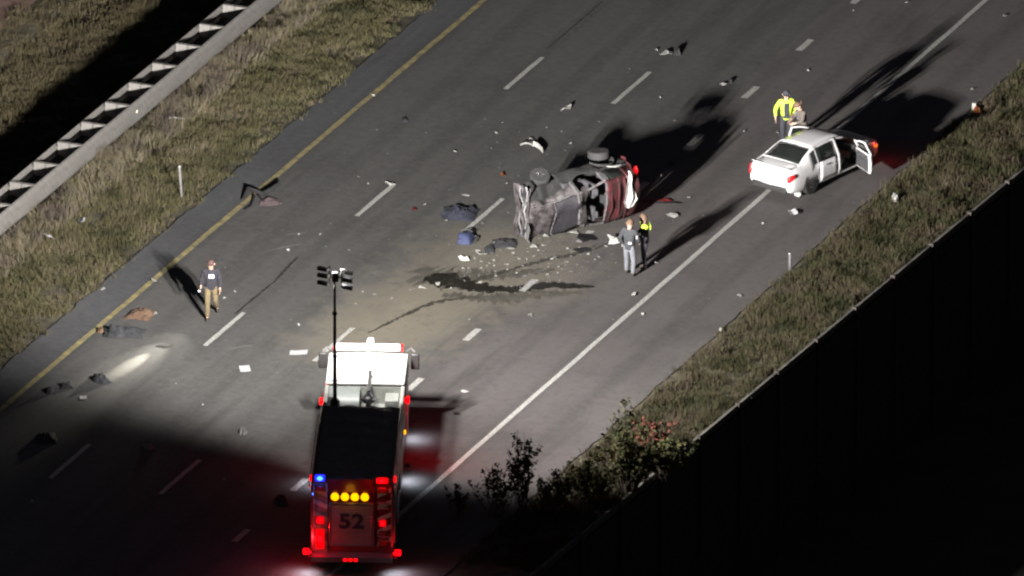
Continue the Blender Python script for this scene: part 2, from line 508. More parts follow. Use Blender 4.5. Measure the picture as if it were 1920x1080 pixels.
# stains and cracks on the road
def ribbon(name, m, pts, widths, z, label, cat, jit=.25, n=60):
    pts = [at(*p) for p in pts]
    # Catmull-Rom
    out = []; ws = []
    P = [pts[0]] + pts + [pts[-1]]; Wd = [widths[0]] + list(widths) + [widths[-1]]
    seg = len(pts) - 1
    for k in range(n + 1):
        t = k / n * seg; i = min(int(t), seg - 1); f = t - i
        p0, p1, p2, p3 = P[i:i + 4]
        out.append(.5 * ((2 * p1) + (p2 - p0) * f + (2 * p0 - 5 * p1 + 4 * p2 - p3) * f * f + (3 * p1 - p0 - 3 * p2 + p3) * f ** 3))
        ws.append(Wd[i + 1] + (Wd[i + 2] - Wd[i + 1]) * f)
    V = []; F = []
    for k, p in enumerate(out):
        t = (out[min(k + 1, n)] - out[max(k - 1, 0)]).normalized(); s = Vector((-t.y, t.x, 0))
        V.append((*(p + s * ws[k] * (.5 + jit * random.uniform(-1, 1)))[:2], z)); V.append((*(p - s * ws[k] * (.5 + jit * random.uniform(-1, 1)))[:2], z))
    for k in range(n): F.append((2 * k, 2 * k + 1, 2 * k + 3, 2 * k + 2))
    o = MB().add(V, F).build(name, m, None, smooth=0)
    return tag(o, label, cat)
ribbon('fluid_spill', M['spill'], [(795, 522), (840, 526), (890, 538), (950, 543), (1010, 536), (1070, 536), (1114, 538)], [.5, 1.1, .8, .5, .6, .45, .12], .006,
       'long dark oily fluid streak on the road below the overturned vehicle', 'spill', .22)
ribbon('fluid_smear', M['damp'], [(850, 541), (905, 522), (960, 505), (1020, 488), (1100, 470), (1170, 440)], [.12, .3, .16, .22, .25, .1], .005,
       'thin dark smear curving from the fluid streak towards the two people', 'smear', .35)
ribbon('fluid_smear', M['damp'], [(690, 625), (760, 590), (820, 566), (900, 556)], [.08, .14, .2, .1], .005,
       'faint curved tyre smear on tan road dust in front of the truck', 'smear', .4)
ribbon('pavement_crack', M['crack'], [(440, 590), (480, 556), (515, 527), (535, 505), (558, 482)], [.05, .08, .07, .1, .04], .005,
       'dark wavering crack in the road beyond the dash beside the walking person', 'crack', .4)
ribbon('pavement_crack', M['crack'], [(1025, 92), (1075, 50), (1130, 2)], [.03, .05, .03], .005,
       'thin dark crack leading on from the farthest dash of the left lane line', 'crack', .4)

M['film'] = mat('thin_damp_film', (.072, .066, .054), .75, 0, .35, 3, bump=.2)
ribbon('damp_film', M['film'], [(780, 505), (830, 520), (880, 520), (960, 515), (1040, 505)], [.8, 1.7, 1.1, .6, .2], .0045, 'broad damp film at the head of the oily streak', 'stain', .35)
ribbon('damp_film', M['film'], [(830, 552), (920, 560), (1000, 553), (1090, 548)], [.3, .8, .6, .2], .0045, 'damp film along the near side of the oily streak', 'stain', .35)
M['scrape'] = mat('pale_scrape', (.16, .155, .15), .8, 0, .35, 5)
for nm, pts, wd, lb in (
    ('scrape_mark', [(498, 472), (540, 462), (566, 458)], [.02, .06, .02], 'faint pale scrape on the road right of the yellow line below the torn bumper'),
    ('scrape_mark', [(536, 441), (556, 438), (575, 437)], [.02, .07, .03], 'short pale scrape above the pavement crack'),
    ('scrape_mark', [(430, 655), (455, 650), (474, 648)], [.02, .06, .02], 'faint pale scrape right of the dash near the walking person'),
    ('scrape_mark', [(905, 470), (880, 505), (838, 560)], [.03, .05, .02], 'thin pale gouge through the broken heap left of the wreck'),
    ('scrape_mark', [(1190, 430), (1120, 462), (1040, 500), (960, 522)], [.02, .05, .04, .02], 'long pale gouge leading from the wreck to the oily streak')):
    ribbon(nm, M['scrape'], pts, wd, .0055, lb, 'scrape', .45)

# ------------------------------------------------------------------ guardrail on the left
def guardrail():
    XR = -16.42
    g = tag(empty('guardrail', (XR, 8, 0)), 'long pale double sided guardrail running along the grass strip', 'guardrail')
    prof = [(0, .22), (.05, .25), (.075, .32), (.075, .38), (.0, .46), (.0, .50), (.075, .57), (.075, .63), (.0, .71), (.0, .75), (.075, .81), (.075, .86), (.05, .91), (0, .94)]
    SP = 1.905
    def panel(side, y0, y1):
        V = []; F = []
        xo = .0 if side > 0 else -.86
        for yy in (y0, y1):
            for (d, z) in prof: V.append((xo + side * d, yy, z - .03))
        for yy in (y0, y1):
            for (d, z) in prof: V.append((xo + side * (d - .012), yy, z - .03))
        n = len(prof)
        for i in range(n - 1):
            F.append((i, i + 1, n + i + 1, n + i)); F.append((2 * n + i, 3 * n + i, 3 * n + i + 1, 2 * n + i + 1))
        F += [(0, n, 3 * n, 2 * n), (n - 1, 3 * n - 1, 4 * n - 1, 2 * n - 1)]
        return MB().add(V, F)
    a = panel(1, 0, 2 * SP - .01).build('rail_panel', M['steel'], g)
    b = panel(-1, 0, 2 * SP - .01).build('rail_panel', M['steel'], g)
    p = MB().box((-.43, 0, .41), (.1, .15, 1.0)).build('post', M['steel'], g, bevel=.01)
    k1 = MB().box((-.195, 0, .69), (.36, .15, .44)).build('blockout', M['wood'], g, bevel=.012)
    k2 = MB().box((-.665, 0, .69), (.36, .15, .44)).build('blockout', M['wood'], g, bevel=.012)
    def cp(o, y):
        c = o.copy(); col.objects.link(c); c.parent = g; c.location.y = y; return c
    for i in range(-9, 12):
        y = i * 2 * SP
        for o in (a, b):
            if i: cp(o, y)
    a.location.y = 0
    for i in range(-18, 24):
        if not i: continue
        for o in (p, k1, k2): cp(o, i * SP)
    for o in (a, b): o.location.y = 0
    r = MB().box((.085, 0.35, .6), (.02, .07, .1)).build('reflector', M['stripe'], g)
    return g
guardrail()

# ------------------------------------------------------------------ retaining wall on the right
def wall():
    y0, y1 = -40.0, 62.0
    d = Vector((.0276, 1, 0)).normalized(); nrm = Vector((d.y, -d.x, 0))
    ang = math.atan2(-d.x, d.y)
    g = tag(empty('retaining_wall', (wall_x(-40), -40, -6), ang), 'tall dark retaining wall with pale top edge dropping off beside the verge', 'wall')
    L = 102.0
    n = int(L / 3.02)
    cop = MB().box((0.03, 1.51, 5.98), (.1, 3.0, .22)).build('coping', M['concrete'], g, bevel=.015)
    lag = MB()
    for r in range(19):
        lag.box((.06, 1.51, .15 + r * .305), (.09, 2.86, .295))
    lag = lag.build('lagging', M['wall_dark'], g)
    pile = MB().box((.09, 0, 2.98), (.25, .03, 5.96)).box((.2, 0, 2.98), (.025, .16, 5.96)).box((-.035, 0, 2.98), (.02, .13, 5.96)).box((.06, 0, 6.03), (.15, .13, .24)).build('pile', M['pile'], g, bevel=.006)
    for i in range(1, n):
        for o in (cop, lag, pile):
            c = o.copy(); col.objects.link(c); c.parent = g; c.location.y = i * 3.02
wall()

# ------------------------------------------------------------------ fire engine
TR = at(661, 1066)
TR_HEAD = 90 - 2.3           # bearing in picture ground axes
def truck():
    h = gdir(TR_HEAD)
    rz = math.atan2(-h.x, h.y)
    t = tag(empty('fire_engine', TR, rz), 'white roofed fire engine with raised floodlight mast and lit warning lamps', 'fire engine')
    inv = Matrix.Rotation(-rz, 4, 'Z') @ Matrix.Translation(-TR)
    def loc(px, py, hh): return inv @ at(px, py, hh)
    W = 1.26
    LEN = 11.3
    # chassis
    b = MB()
    b.box((0, 5.6, .62), (1.0, 10.2, .22)); b.box((0, 2.2, .55), (1.5, 1.2, .3)); b.box((0, 8.8, .6), (1.6, 1.8, .35))
    b.build('chassis', M['dark_steel'], t)
    # body side walls (compartments) with roll-up doors
    for sx in (-1, 1):
        s = MB()
        s.box((sx * (W - .3), 1.05, 1.63), (.6, 2.1, 2.18)); s.box((sx * (W - .3), 3.2, 2.22), (.6, 2.2, 1.0)); s.box((sx * (W - .3), 5.35, 1.63), (.6, 2.1, 2.18))
        side = s.build('body_side', M['truck_red'], t, bevel=.02)
        for (yy, ly, z, lz) in ((1.05, 1.5, 1.65, 1.8), (3.2, 1.8, 2.2, .8), (5.3, 1.7, 1.65, 1.8)):
            dd = MB()
            k = int(lz / .12)
            for q in range(k):
                dd.box((sx * (W + .005), yy, z - lz / 2 + (q + .5) * lz / k), (.03, ly, lz / k - .012))
            dd.build('compartment_shutter', M['chrome'], side)
        st = MB().box((sx * (W + .012), 3.6, 1.32), (.012, 7.0, .1)).build('side_stripe', M['stripe'], side)
        rl = MB().tube([(sx * (W + .08), .2, 2.6), (sx * (W + .08), 6.2, 2.6)], .022)
        for yy in (.2, 2.2, 4.2, 6.2): rl.tube([(sx * W, yy, 2.6), (sx * (W + .08), yy, 2.6)], .018)
        rl.build('handrail', M['chrome'], t)
        # fender over rear wheels
        f = MB()
        pts = [(sx * (W + .0), 3.2 + .72 * math.cos(w), .55 + .72 * math.sin(w)) for w in np.linspace(0, math.pi, 13)]
        f.tube(pts, .05); f.build('wheel_arch_trim', M['chrome'], t)
        # top rail of the hose bed
        MB().box((sx * (W - .03), 3.2, 2.84), (.05, 6.3, .22)).build('hose_bed_rail', M['truck_red'], t, bevel=.012)
    # inner floor between the sides and the hose bed
    box('tank', M['dark_steel'], t, (0, 3.2, 1.6), (1.31, 6.3, 1.5))
    def cover(u, v):
        x = (u - .5) * 2.4; y = .12 + v * 6.2
        z = 2.83 + .06 * math.cos((u - .5) * math.pi) + .025 * math.sin(v * 40 + 3 * u) * math.cos((u - .5) * math.pi) + .02 * math.sin(u * 23)
        return (x, y, z)
    MB().grid(cover, 24, 40, .02).build('hose_bed_cover', M['black_vinyl'], t)
    # folded hose peeping out at the front of the bed
    hb = MB()
    for q in range(6):
        hb.tube([(-.75 + .06 * q, 6.3, 2.6), (-.7 + .1 * q, 6.42, 2.72), (-.35 + .06 * q, 6.48, 2.7 + .03 * math.sin(q)), (-.2 + .05 * q, 6.3, 2.62)], .045, 6)
    hb.build('hose', M['grey_box'], t)
    # ---- rear face
    rear = box('rear_wall', M['truck_red'], t, (0, .04, 1.72), (2.5, .1, 2.4), .015)
    for sx in (-1, 1):
        MB().box((sx * .98, -.02, 1.7), (.44, .05, 2.3)).build('rear_column', M['panel_white'] if sx < 0 else M['truck_red'], t, bevel=.012)
        for q in range(5):
            c = MB()
            c.add([(sx * .77, -.052, .75 + .4 * q), (sx * 1.19, -.052, .95 + .4 * q), (sx * 1.19, -.052, 1.1 + .4 * q), (sx * .77, -.052, .9 + .4 * q)], [(0, 1, 2, 3)])
            c.build('chevron', M['stripe'], rear)
    # roll-up panel carrying the number
    pn = MB()
    for q in range(14):
        pn.box((-.03, -.045, .84 + (q + .5) * .089), (1.2, .045, .083))
    panel = pn.build('rear_shutter', M['panel_white'], t, bevel=.006)
    MB().box((-.03, -.03, 2.13), (1.34, .09, .09)).box((-.68, -.03, 1.45), (.08, .09, 1.28)).box((.62, -.03, 1.45), (.08, .09, 1.28)).box((-.03, -.03, .8), (1.34, .09, .07)).build('shutter_frame', M['chrome'], t, bevel=.01)
    cu = bpy.data.curves.new('number', 'FONT'); cu.body = '52'; cu.size = .66; cu.extrude = .004; cu.offset = .022; cu.align_x = 'CENTER'; cu.space_character = 1.06
    to = bpy.data.objects.new('tmp', cu); col.objects.link(to)
    dg = bpy.context.evaluated_depsgraph_get(); dg.update()
    me = bpy.data.meshes.new_from_object(to.evaluated_get(dg)); bpy.data.objects.remove(to)
    me.materials.clear(); me.materials.append(M['number_blue'])
    no = bpy.data.objects.new('number_52', me); col.objects.link(no); no.parent = panel
    no.location = (-.03, -.075, 1.36); no.rotation_euler = (R(90), 0, 0); no.scale = (1.15, 1.0, 1.0)
    # amber traffic bar
    bar = box('traffic_bar', M['black_plastic'], t, (-.08, -.06, 2.39), (1.26, .1, .18), .012)
    for q in range(4):
        MB().lathe([(-.125, .1), (-.112, .125), (-.09, .132)], 1, 18, (-.53 + q * .305, 0, 2.39)).build('amber_lamp', M['lamp_amber'], bar)
    # warning lamps
    def wlamp(name, m, x, z, w, hh, y=-.06, dpt=.08):
        hs = box('lamp_housing', M['black_plastic'], t, (x, y + .03, z), (w + .06, dpt, hh + .06), .012)
        if m is M['lamp_dead']: return MB().box((x, y - dpt * .3, z), (w, dpt, hh)).build(name, m, hs, bevel=.02)
        le = M['halo_blue'] if m is M['lamp_blue'] else M['halo_red']
        ln_ = MB().box((x, y - dpt * .3, z), (w * 1.25, dpt, hh * 1.3)).build(name, le, t, bevel=.03)  # oversized dim lens imitates the glow spreading round the lamp core
        hs.parent = ln_; hs.matrix_parent_inverse.identity()
        MB().ball((x, y - dpt * .8, z), (w * .36, .03, min(hh * .4, .12)), 14, 8).build('lamp_core', m, ln_)
        return ln_
    wlamp('blue_lamp', M['lamp_blue'], -.99, 2.99, .26, .17)
    wlamp('red_lamp', M['lamp_red'], .92, 2.93, .3, .14)
    wlamp('unlit_lamp', M['lamp_dead'], .92, 2.62, .3, .16)
    wlamp('unlit_lamp', M['lamp_dead'], -.99, 2.66, .26, .16)
    wlamp('red_lamp', M['lamp_red'], -.98, 1.62, .2, .18)
    wlamp('red_lamp', M['lamp_red'], .93, 1.54, .17, .17)
    wlamp('brake_lamp', M['lamp_red'], -.98, 1.0, .22, .5)
    wlamp('unlit_lamp', M['lamp_dead'], .95, 1.02, .22, .44)
    for q in range(4):
        MB().box((.95, -.09, 2.2 - .16 * q if q < 2 else 1.36 - .12 * q), (.34, .16, .03)).build('folding_step', M['diamond'], t, bevel=.006)
    for sx in (-1, 1):
        MB().tube([(sx * 1.21, -.08, .75), (sx * 1.21, -.14, .8), (sx * 1.21, -.14, 2.45), (sx * 1.21, -.08, 2.5)], .022, 8).build('rear_handrail', M['chrome'], t)
    # tailboard
    tb = box('tailboard', M['diamond'], t, (0, -.28, .52), (2.5, .5, .1), .015)
    MB().box((0, -.535, .5), (2.5, .03, .16)).build('tailboard_edge', M['chrome'], tb)
    for q in range(3):
        MB().box((-.2 + .16 * q, -.56, .5), (.1, .03, .06)).build('marker_lamp', M['lamp_red'], tb)
    for sx in (-1, 1):
        MB().box((sx * 1.4, -.3, .66), (.18, .12, .16)).box((sx * 1.32, -.25, .62), (.12, .06, .06)).build('corner_lamp', M['lamp_red'], t, bevel=.02)
        for (yy, z) in ((.15, 2.78),):
            MB().box((sx * (W + .03), yy + .3, z), (.06, .28, .12)).build('side_lamp', M['lamp_red_dim'], t, bevel=.012)
    # ---- well between the hose bed and the cab with the deck gun
    FL, Y0, Y1 = 2.02, 6.4, 8.75
    MB().box((0, (Y0 + Y1) / 2, FL - .05), (2.3, Y1 - Y0, .1)).build('well_floor', M['well'], t, bevel=.01)
    box('pump_house', M['truck_red'], t, (0, 7.55, 1.25), (2.48, 2.35, 1.4), .02)
    MB().box((-1.17, 7.55, 2.3), (.12, 2.35, .62)).build('well_side', M['well'], t, bevel=.015)
    MB().box((1.17, 7.55, 2.3), (.12, 2.35, .62)).build('well_side', M['well'], t, bevel=.015)
    # boxes in the well: locker with curved lid at the left, cabinet at the right
    lk = MB()
    def lid(u, v):
        a = v * math.pi * .55
        return (-.86 + .72 * u, 8.3 - .62 * math.sin(a) + .0, 2.30 + .34 * math.cos(a))
    lk.grid(lid, 4, 12, .02); lk.box((-.5, 8.45, 2.3), (.72, .5, .55))
    lk.build('locker', M['grey_box'], t)
    MB().box((-.5, 7.62, 2.24), (.5, .06, .1)).build('locker_slot', M['black_plastic'], t)
    MB().box((0, 8.745, 2.3), (2.3, .05, .56)).build('cab_back_panel', M['well'], t, bevel=.01)
    MB().box((.86, 8.1, 2.26), (.42, .7, .46)).build('cabinet', M['well'], t, bevel=.02)
    MB().box((.86, 7.74, 2.24), (.28, .02, .34)).build('cabinet_door', M['grey_box'], t, bevel=.01)
    MB().box((-1.0, 8.2, 2.36), (.2, .9, .5)).build('cable_box', M['grey_box'], t, bevel=.02)
    # deck gun
    gun = MB()
    gun.lathe([(2.02, .17), (2.1, .17), (2.12, .1), (2.36, .09)], 2, 16, (.14, 8.0, 0))
    gun.ball((.14, 8.0, 2.42), (.2, .16, .14), 14, 8)
    gun.tube([(-.04, 7.95, 2.42), (.1, 8.15, 2.55), (.14, 8.35, 2.62)], .06, 10)
    gun.tube([(.32, 7.95, 2.42), (.2, 8.15, 2.55), (.16, 8.35, 2.62)], .06, 10)
    gd = gun.build('deck_gun', M['dark_steel'], t)
    MB().tube([(.14, 8.2, 2.6), (.14, 8.62, 2.74), (.14, 8.95, 2.84), (.14, 9.15, 2.9)], [.07, .06, .05, .065], 14).build('barrel', M['chrome'], gd)
    MB().lathe([(2.5, .02), (2.52, .1), (2.54, .1), (2.56, .02)], 2, 16, (.36, 7.9, -.05)).build('hand_wheel', M['chrome'], gd)
    vv = MB().lathe([(2.02, .12), (2.25, .12), (2.3, .07), (2.42, .06)], 2, 14, (-.2, 7.75, 0)).box((-.2, 7.75, 2.44), (.2, .05, .04))
    vv.build('valve', M['dark_steel'], t)
    MB().tube([(-.3, 6.95, 2.12), (.2, 6.85, 2.14), (.75, 6.9, 2.12)], .05, 8).build('pipe', M['chrome'], t)
    # ---- cab
    CB, CF = 8.78, 11.5
    cb = MB()
    prof = [(CB, .75), (CB, 2.6), (CB + .05, 2.66), (CF - .35, 2.66), (CF - .22, 2.6), (CF, 1.55), (CF, .6), (CF - .6, .5), (CB + 1.4, .5)]
    V = [(sx * 1.22, y, z) for sx in (-1, 1) for (y, z) in prof]; n = len(prof)
    cb.add(V, [tuple(range(n))[::-1], tuple(range(n, 2 * n))] + [(i, (i + 1) % n, n + (i + 1) % n, n + i) for i in range(n)])
    cab = cb.build('cab', M['white_paint'], t, bevel=.04)
    def roofs(u, v):
        x = (u - .5) * 2.4; y = CB - .04 + v * (CF - .3 - CB)
        return (x, y, 2.705 + .035 * math.cos((u - .5) * math.pi) + .012 * math.cos((v - .5) * math.pi))
    MB().grid(roofs, 14, 14, .05).build('cab_roof', M['cab_white'], t)
    MB().box((0, CB - .05, 2.68), (2.42, .07, .07)).build('roof_lip', M['cab_white'], t, bevel=.02)
    MB().box((-.93, CB - .02, 2.74), (.32, .05, .03)).build('roof_vent', M['grey_box'], t)
    # windscreen and side windows
    MB().add([(-1.1, CF - .19, 2.53), (1.1, CF - .19, 2.53), (1.1, CF + .005, 1.62), (-1.1, CF + .005, 1.62)], [(0, 1, 2, 3)]).build('windscreen', M['glass'], cab)
    for sx in (-1, 1):
        for (ya, yb) in ((9.0, 9.9), (10.15, 11.1)):
            dr = MB().box((sx * 1.225, (ya + yb) / 2, 1.5), (.03, yb - ya + .14, 1.9)).build('cab_door', M['truck_red'], cab, bevel=.012)
            MB().box((sx * 1.238, (ya + yb) / 2, 2.1), (.02, yb - ya, .58)).build('door_window', M['glass'], dr)
            MB().box((sx * 1.26, ya + .08, 1.55), (.04, .18, .04)).build('door_handle', M['chrome'], dr)
        MB().tube([(sx * 1.3, 8.95, .9), (sx * 1.3, 8.95, 2.3)], .02).build('grab_rail', M['chrome'], cab)
    # light bar along the front edge of the roof
    lb = box('light_bar', M['cab_white'], t, (-.02, 11.32, 2.86), (2.0, .3, .16), .04)
    MB().box((-.52, 11.15, 2.86), (.9, .02, .09)).build('lens', M['chrome'], lb); MB().box((.5, 11.15, 2.86), (.86, .02, .09)).build('lens', M['chrome'], lb)
    MB().box((.06, 11.3, 3.0), (.2, .26, .3)).build('camera_dome', M['cab_white'], lb, bevel=.04)
    MB().box((1.02, 11.32, 2.86), (.08, .28, .15)).build('end_lens', M['lamp_red_dim'], lb, bevel=.015)
    MB().box((-1.06, 11.32, 2.86), (.08, .28, .15)).build('end_lens', M['lamp_red_dim'], lb, bevel=.015)
    # mirrors on swan-neck arms
    for sx in (-1, 1):
        mr_ = MB().tube([(sx * 1.15, 11.35, 2.72), (sx * 1.3, 11.5, 2.78), (sx * 1.42, 11.45, 2.68)], .035, 8).build('mirror_arm', M['chrome'], t)
        MB().box((sx * 1.43, 11.42, 2.38), (.26, .12, .52)).build('mirror_head', M['black_plastic'], mr_, bevel=.04)
        MB().box((sx * 1.43, 11.355, 2.38), (.2, .01, .44)).build('mirror_glass', M['black_plastic'], mr_)
    # front bumper
    box('front_bumper', M['chrome'], t, (0, 11.78, .62), (2.44, .55, .4), .04)
    # wheels
    def wheel(x, y, dual):
        w = MB(); wd = .55 if dual else .32
        w.lathe([(-wd / 2, .3), (-wd / 2, .46), (-wd / 2 + .05, .52), (wd / 2 - .05, .52), (wd / 2, .46), (wd / 2, .3)], 0, 28, (x, y, .52))
        ty = w.build('wheel', M['rubber'], t)
        MB().lathe([(-wd / 2 - .0, .29), (-.02, .27), (.02, .27), (wd / 2, .29)], 0, 24, (x, y, .52)).build('rim', M['alloy'], ty)
    for sx in (-1, 1):
        wheel(sx * .95, 3.2, True); wheel(sx * 1.05, 9.55, False)
    # side markers near the pump
    MB().box((-1.33, 8.25, 2.25), (.1, .2, .18)).box((-1.25, 8.25, 2.25), (.08, .08, .06)).build('side_lamp', M['lamp_red'], t, bevel=.02)
    rl = MB().box((1.33, 8.4, 2.28), (.1, .2, .18)).box((1.25, 8.4, 2.28), (.08, .08, .06)).build('side_lamp', M['lamp_red'], t, bevel=.02)
    MB().box((1.31, 6.9, 1.8), (.06, .14, .1)).build('amber_side_lamp', M['lamp_amber'], t, bevel=.01)
    RED = (1, .01, .015)
    lamp('side_glow', 'SPOT', t, (1.5, 8.5, 2.28), 190, RED, R(140), .8, .06, (1, 1.0, -1.0))
    lamp('side_glow', 'POINT', t, (-1.5, 8.3, 2.25), 40, RED, radius=.06)
    lamp('tail_glow', 'POINT', t, (-1.62, -.5, .9), 55, RED, radius=.06)
    lamp('tail_glow', 'POINT', t, (1.62, -.5, .66), 9, RED, radius=.06)
    lamp('tail_glow', 'SPOT', t, (-.98, -.35, 1.3), 16, RED, R(150), .6, .1, (0, -1, -.5))
    lamp('blue_glow', 'POINT', t, (-.99, -.25, 3.12), 14, (.05, .15, 1), radius=.05)
    lamp('red_glow', 'POINT', t, (.92, -.25, 3.05), 12, RED, radius=.05)
    lamp('amber_glow', 'POINT', t, (-.08, -.45, 2.46), 3, (1, .4, .02), radius=.15)
    # step and ground lamps that make the white pools under the truck
    for (x, y, p) in ((1.36, 10.9, 55), (1.36, 7.35, 60), (-1.36, 7.0, 45), (-1.25, -.45, 55), (1.3, -.4, 55)):
        gl = MB().lathe([(.50, .06), (.505, .085), (.57, .085)], 2, 12, (x, y, 0)).build('ground_lamp', M['black_plastic'], t)
        MB().lathe([(.494, .045), (.499, .05)], 2, 12, (x, y, 0)).build('lens', M['lamp_white'], gl)
        lamp('ground_lamp_light', 'SPOT', t, (x, y, .47), p * (1.3 if y < 0 else 1.0), (.82, .88, 1), R(150), .9, .04, (math.copysign(.35, x), -.25 if y < 0 else 0, -1))
    # ---- floodlight mast
    base = loc(628, 757, 2.62)
    bx, by = base.x, base.y
    topz = 6.78
    mast = MB()
    mast.lathe([(2.0, .15), (2.72, .15), (2.74, .1), (2.78, .1)], 2, 16, (bx, by, 0))
    mast.tube([(bx, by, 2.7), (bx, by, 4.2)], .062, 12); mast.tube([(bx, by, 4.2), (bx, by, 5.6)], .05, 12); mast.tube([(bx, by, 5.6), (bx, by, topz - .1)], .04, 12)
    for z in (4.2, 5.6): mast.lathe([(z - .04, .075), (z + .05, .075)], 2, 12, (bx, by, 0))
    m_ = mast.build('light_mast', M['dark_steel'], t)
    MB().box((bx + .02, by, topz + .02), (.2, .2, .28)).build('mast_head', M['black_plastic'], m_, bevel=.03)
    br = MB()
    br.box((bx - .16, by, topz + .08), (.05, .08, .62)).box((bx + .22, by, topz - .0), (.05, .08, .64)).box((bx + .02, by, topz + .02), (.4, .05, .05))
    br.build('bracket', M['steel'], m_, bevel=.01)
    fwd_local = (Matrix.Rotation(-rz, 3, 'Z') @ gdir(math.degrees(AIM)))
    for c, (ox, oz) in enumerate(((-.36, .28), (-.36, .06), (-.36, -.18), (.41, .18), (.41, -.08), (.41, -.32))):
        ctr = Vector((bx + ox, by, topz + oz))
        yaw = math.atan2(-fwd_local.x, fwd_local.y)
        rot = Matrix.Rotation(yaw, 3, 'Z') @ Matrix.Rotation(R(-14), 3, 'X')
        hd = MB()
        for (cc, dd) in (((0, -.05, 0), (.33, .08, .1)), ((-.06, -.12, -.01), (.12, .07, .07)), ((0, .015, .06), (.34, .12, .014)), ((0, .015, -.06), (.34, .12, .014))):
            vs = [rot @ Vector((cc[0] + sx * dd[0] / 2, cc[1] + sy * dd[1] / 2, cc[2] + sz * dd[2] / 2)) + ctr for sx in (-1, 1) for sy in (-1, 1) for sz in (-1, 1)]
            hd.add(vs, [(0, 1, 3, 2), (4, 6, 7, 5), (0, 4, 5, 1), (2, 3, 7, 6), (0, 2, 6, 4), (1, 5, 7, 3)])
        arm = ctr + Vector((-math.copysign(.17, ox), 0, 0))
        hd.tube([arm, (bx + math.copysign(.2, ox), by, topz + oz)], .018, 6)
        vs = [rot @ Vector((sx * .15, .004, sz * .045)) + ctr for sx, sz in ((-1, -1), (1, -1), (1, 1), (-1, 1))]
        fl = hd.build('floodlight', M['dark_steel'], m_, bevel=.008)
        lens = MB().add(vs, [(0, 1, 2, 3)]).build('floodlight_lens', M['flood_lens'], m_)
        lo = lamp('flood_beam', 'POINT', t, ctr + fwd_local * .14, FLOOD_POWER, (1.0, .957, .905), radius=.1)
        flood_nodes(lo.data)
    return t

def flood_nodes(d):
    """asymmetric floodlight distribution: strong towards the far ground, weak straight down, nothing behind"""
    d.use_nodes = True
    nt = d.node_tree; N, L = nt.nodes, nt.links
    em = [n for n in N if n.type == 'EMISSION'][0]
    g = N.new("ShaderNodeNewGeometry")
    aim = gdir(math.degrees(AIM))
    def mth(op, a, b=None, c=None):
        n = N.new("ShaderNodeMath"); n.operation = op
        for i, v in enumerate((a, b, c)):
            if v is None: continue
            if hasattr(v, 'is_linked'): L.new(v, n.inputs[i])
            else: n.inputs[i].default_value = v
        return n.outputs[0]
    sp = N.new("ShaderNodeSeparateXYZ"); L.new(g.outputs['Normal'], sp.inputs[0])
    x, y, z = sp.outputs
    hl = mth('MAXIMUM', mth('SQRT', mth('ADD', mth('MULTIPLY', x, x), mth('MULTIPLY', y, y))), .02)
    dot = mth('DIVIDE', mth('ADD', mth('MULTIPLY', x, aim.x), mth('MULTIPLY', y, aim.y)), hl)
    mr = N.new("ShaderNodeMapRange"); mr.interpolation_type = 'SMOOTHSTEP'
    mr.inputs[1].default_value = -.06; mr.inputs[2].default_value = .56
    L.new(dot, mr.inputs[0])
    down = mth('MAXIMUM', mth('MULTIPLY', z, -1.0), .13)
    k = mth('POWER', down, -1.82)
    st = N.new("ShaderNodeMapRange"); st.interpolation_type = 'SMOOTHSTEP'
    for i_, q_ in enumerate((.5, .95, 1.0, .22)): st.inputs[1 + i_].default_value = q_
    L.new(mth('MULTIPLY', z, -1.0), st.inputs[0]); k = mth('MULTIPLY', k, st.outputs[0])
    up = N.new("ShaderNodeMapRange"); up.interpolation_type = 'SMOOTHSTEP'
    up.inputs[1].default_value = .12; up.inputs[2].default_value = -.06; L.new(z, up.inputs[0])
    s = mth('MULTIPLY', mth('MULTIPLY', k, mth('POWER', mr.outputs[0], 2.1)), mth('MULTIPLY', up.outputs[0], .1))
    L.new(s, em.inputs['Strength'])

truck()

# ------------------------------------------------------------------ cars: lofted shells
def cr(keys, xs):
    """Catmull-Rom through (y, a, b, c...) rows"""
    K = np.array(keys, float); out = []
    for x in xs:
        i = int(np.clip(np.searchsorted(K[:, 0], x) - 1, 0, len(K) - 2))
        p1, p2 = K[i], K[i + 1]; p0 = K[max(i - 1, 0)]; p3 = K[min(i + 2, len(K) - 1)]
        h = p2[0] - p1[0]; t = (x - p1[0]) / h
        m1 = (p2 - p0) / max(p2[0] - p0[0], 1e-6) * h; m2 = (p3 - p1) / max(p3[0] - p1[0], 1e-6) * h
        out.append((2 * t**3 - 3 * t**2 + 1) * p1 + (t**3 - 2 * t**2 + t) * m1 + (-2 * t**3 + 3 * t**2) * p2 + (t**3 - t**2) * m2)
    return np.array(out)

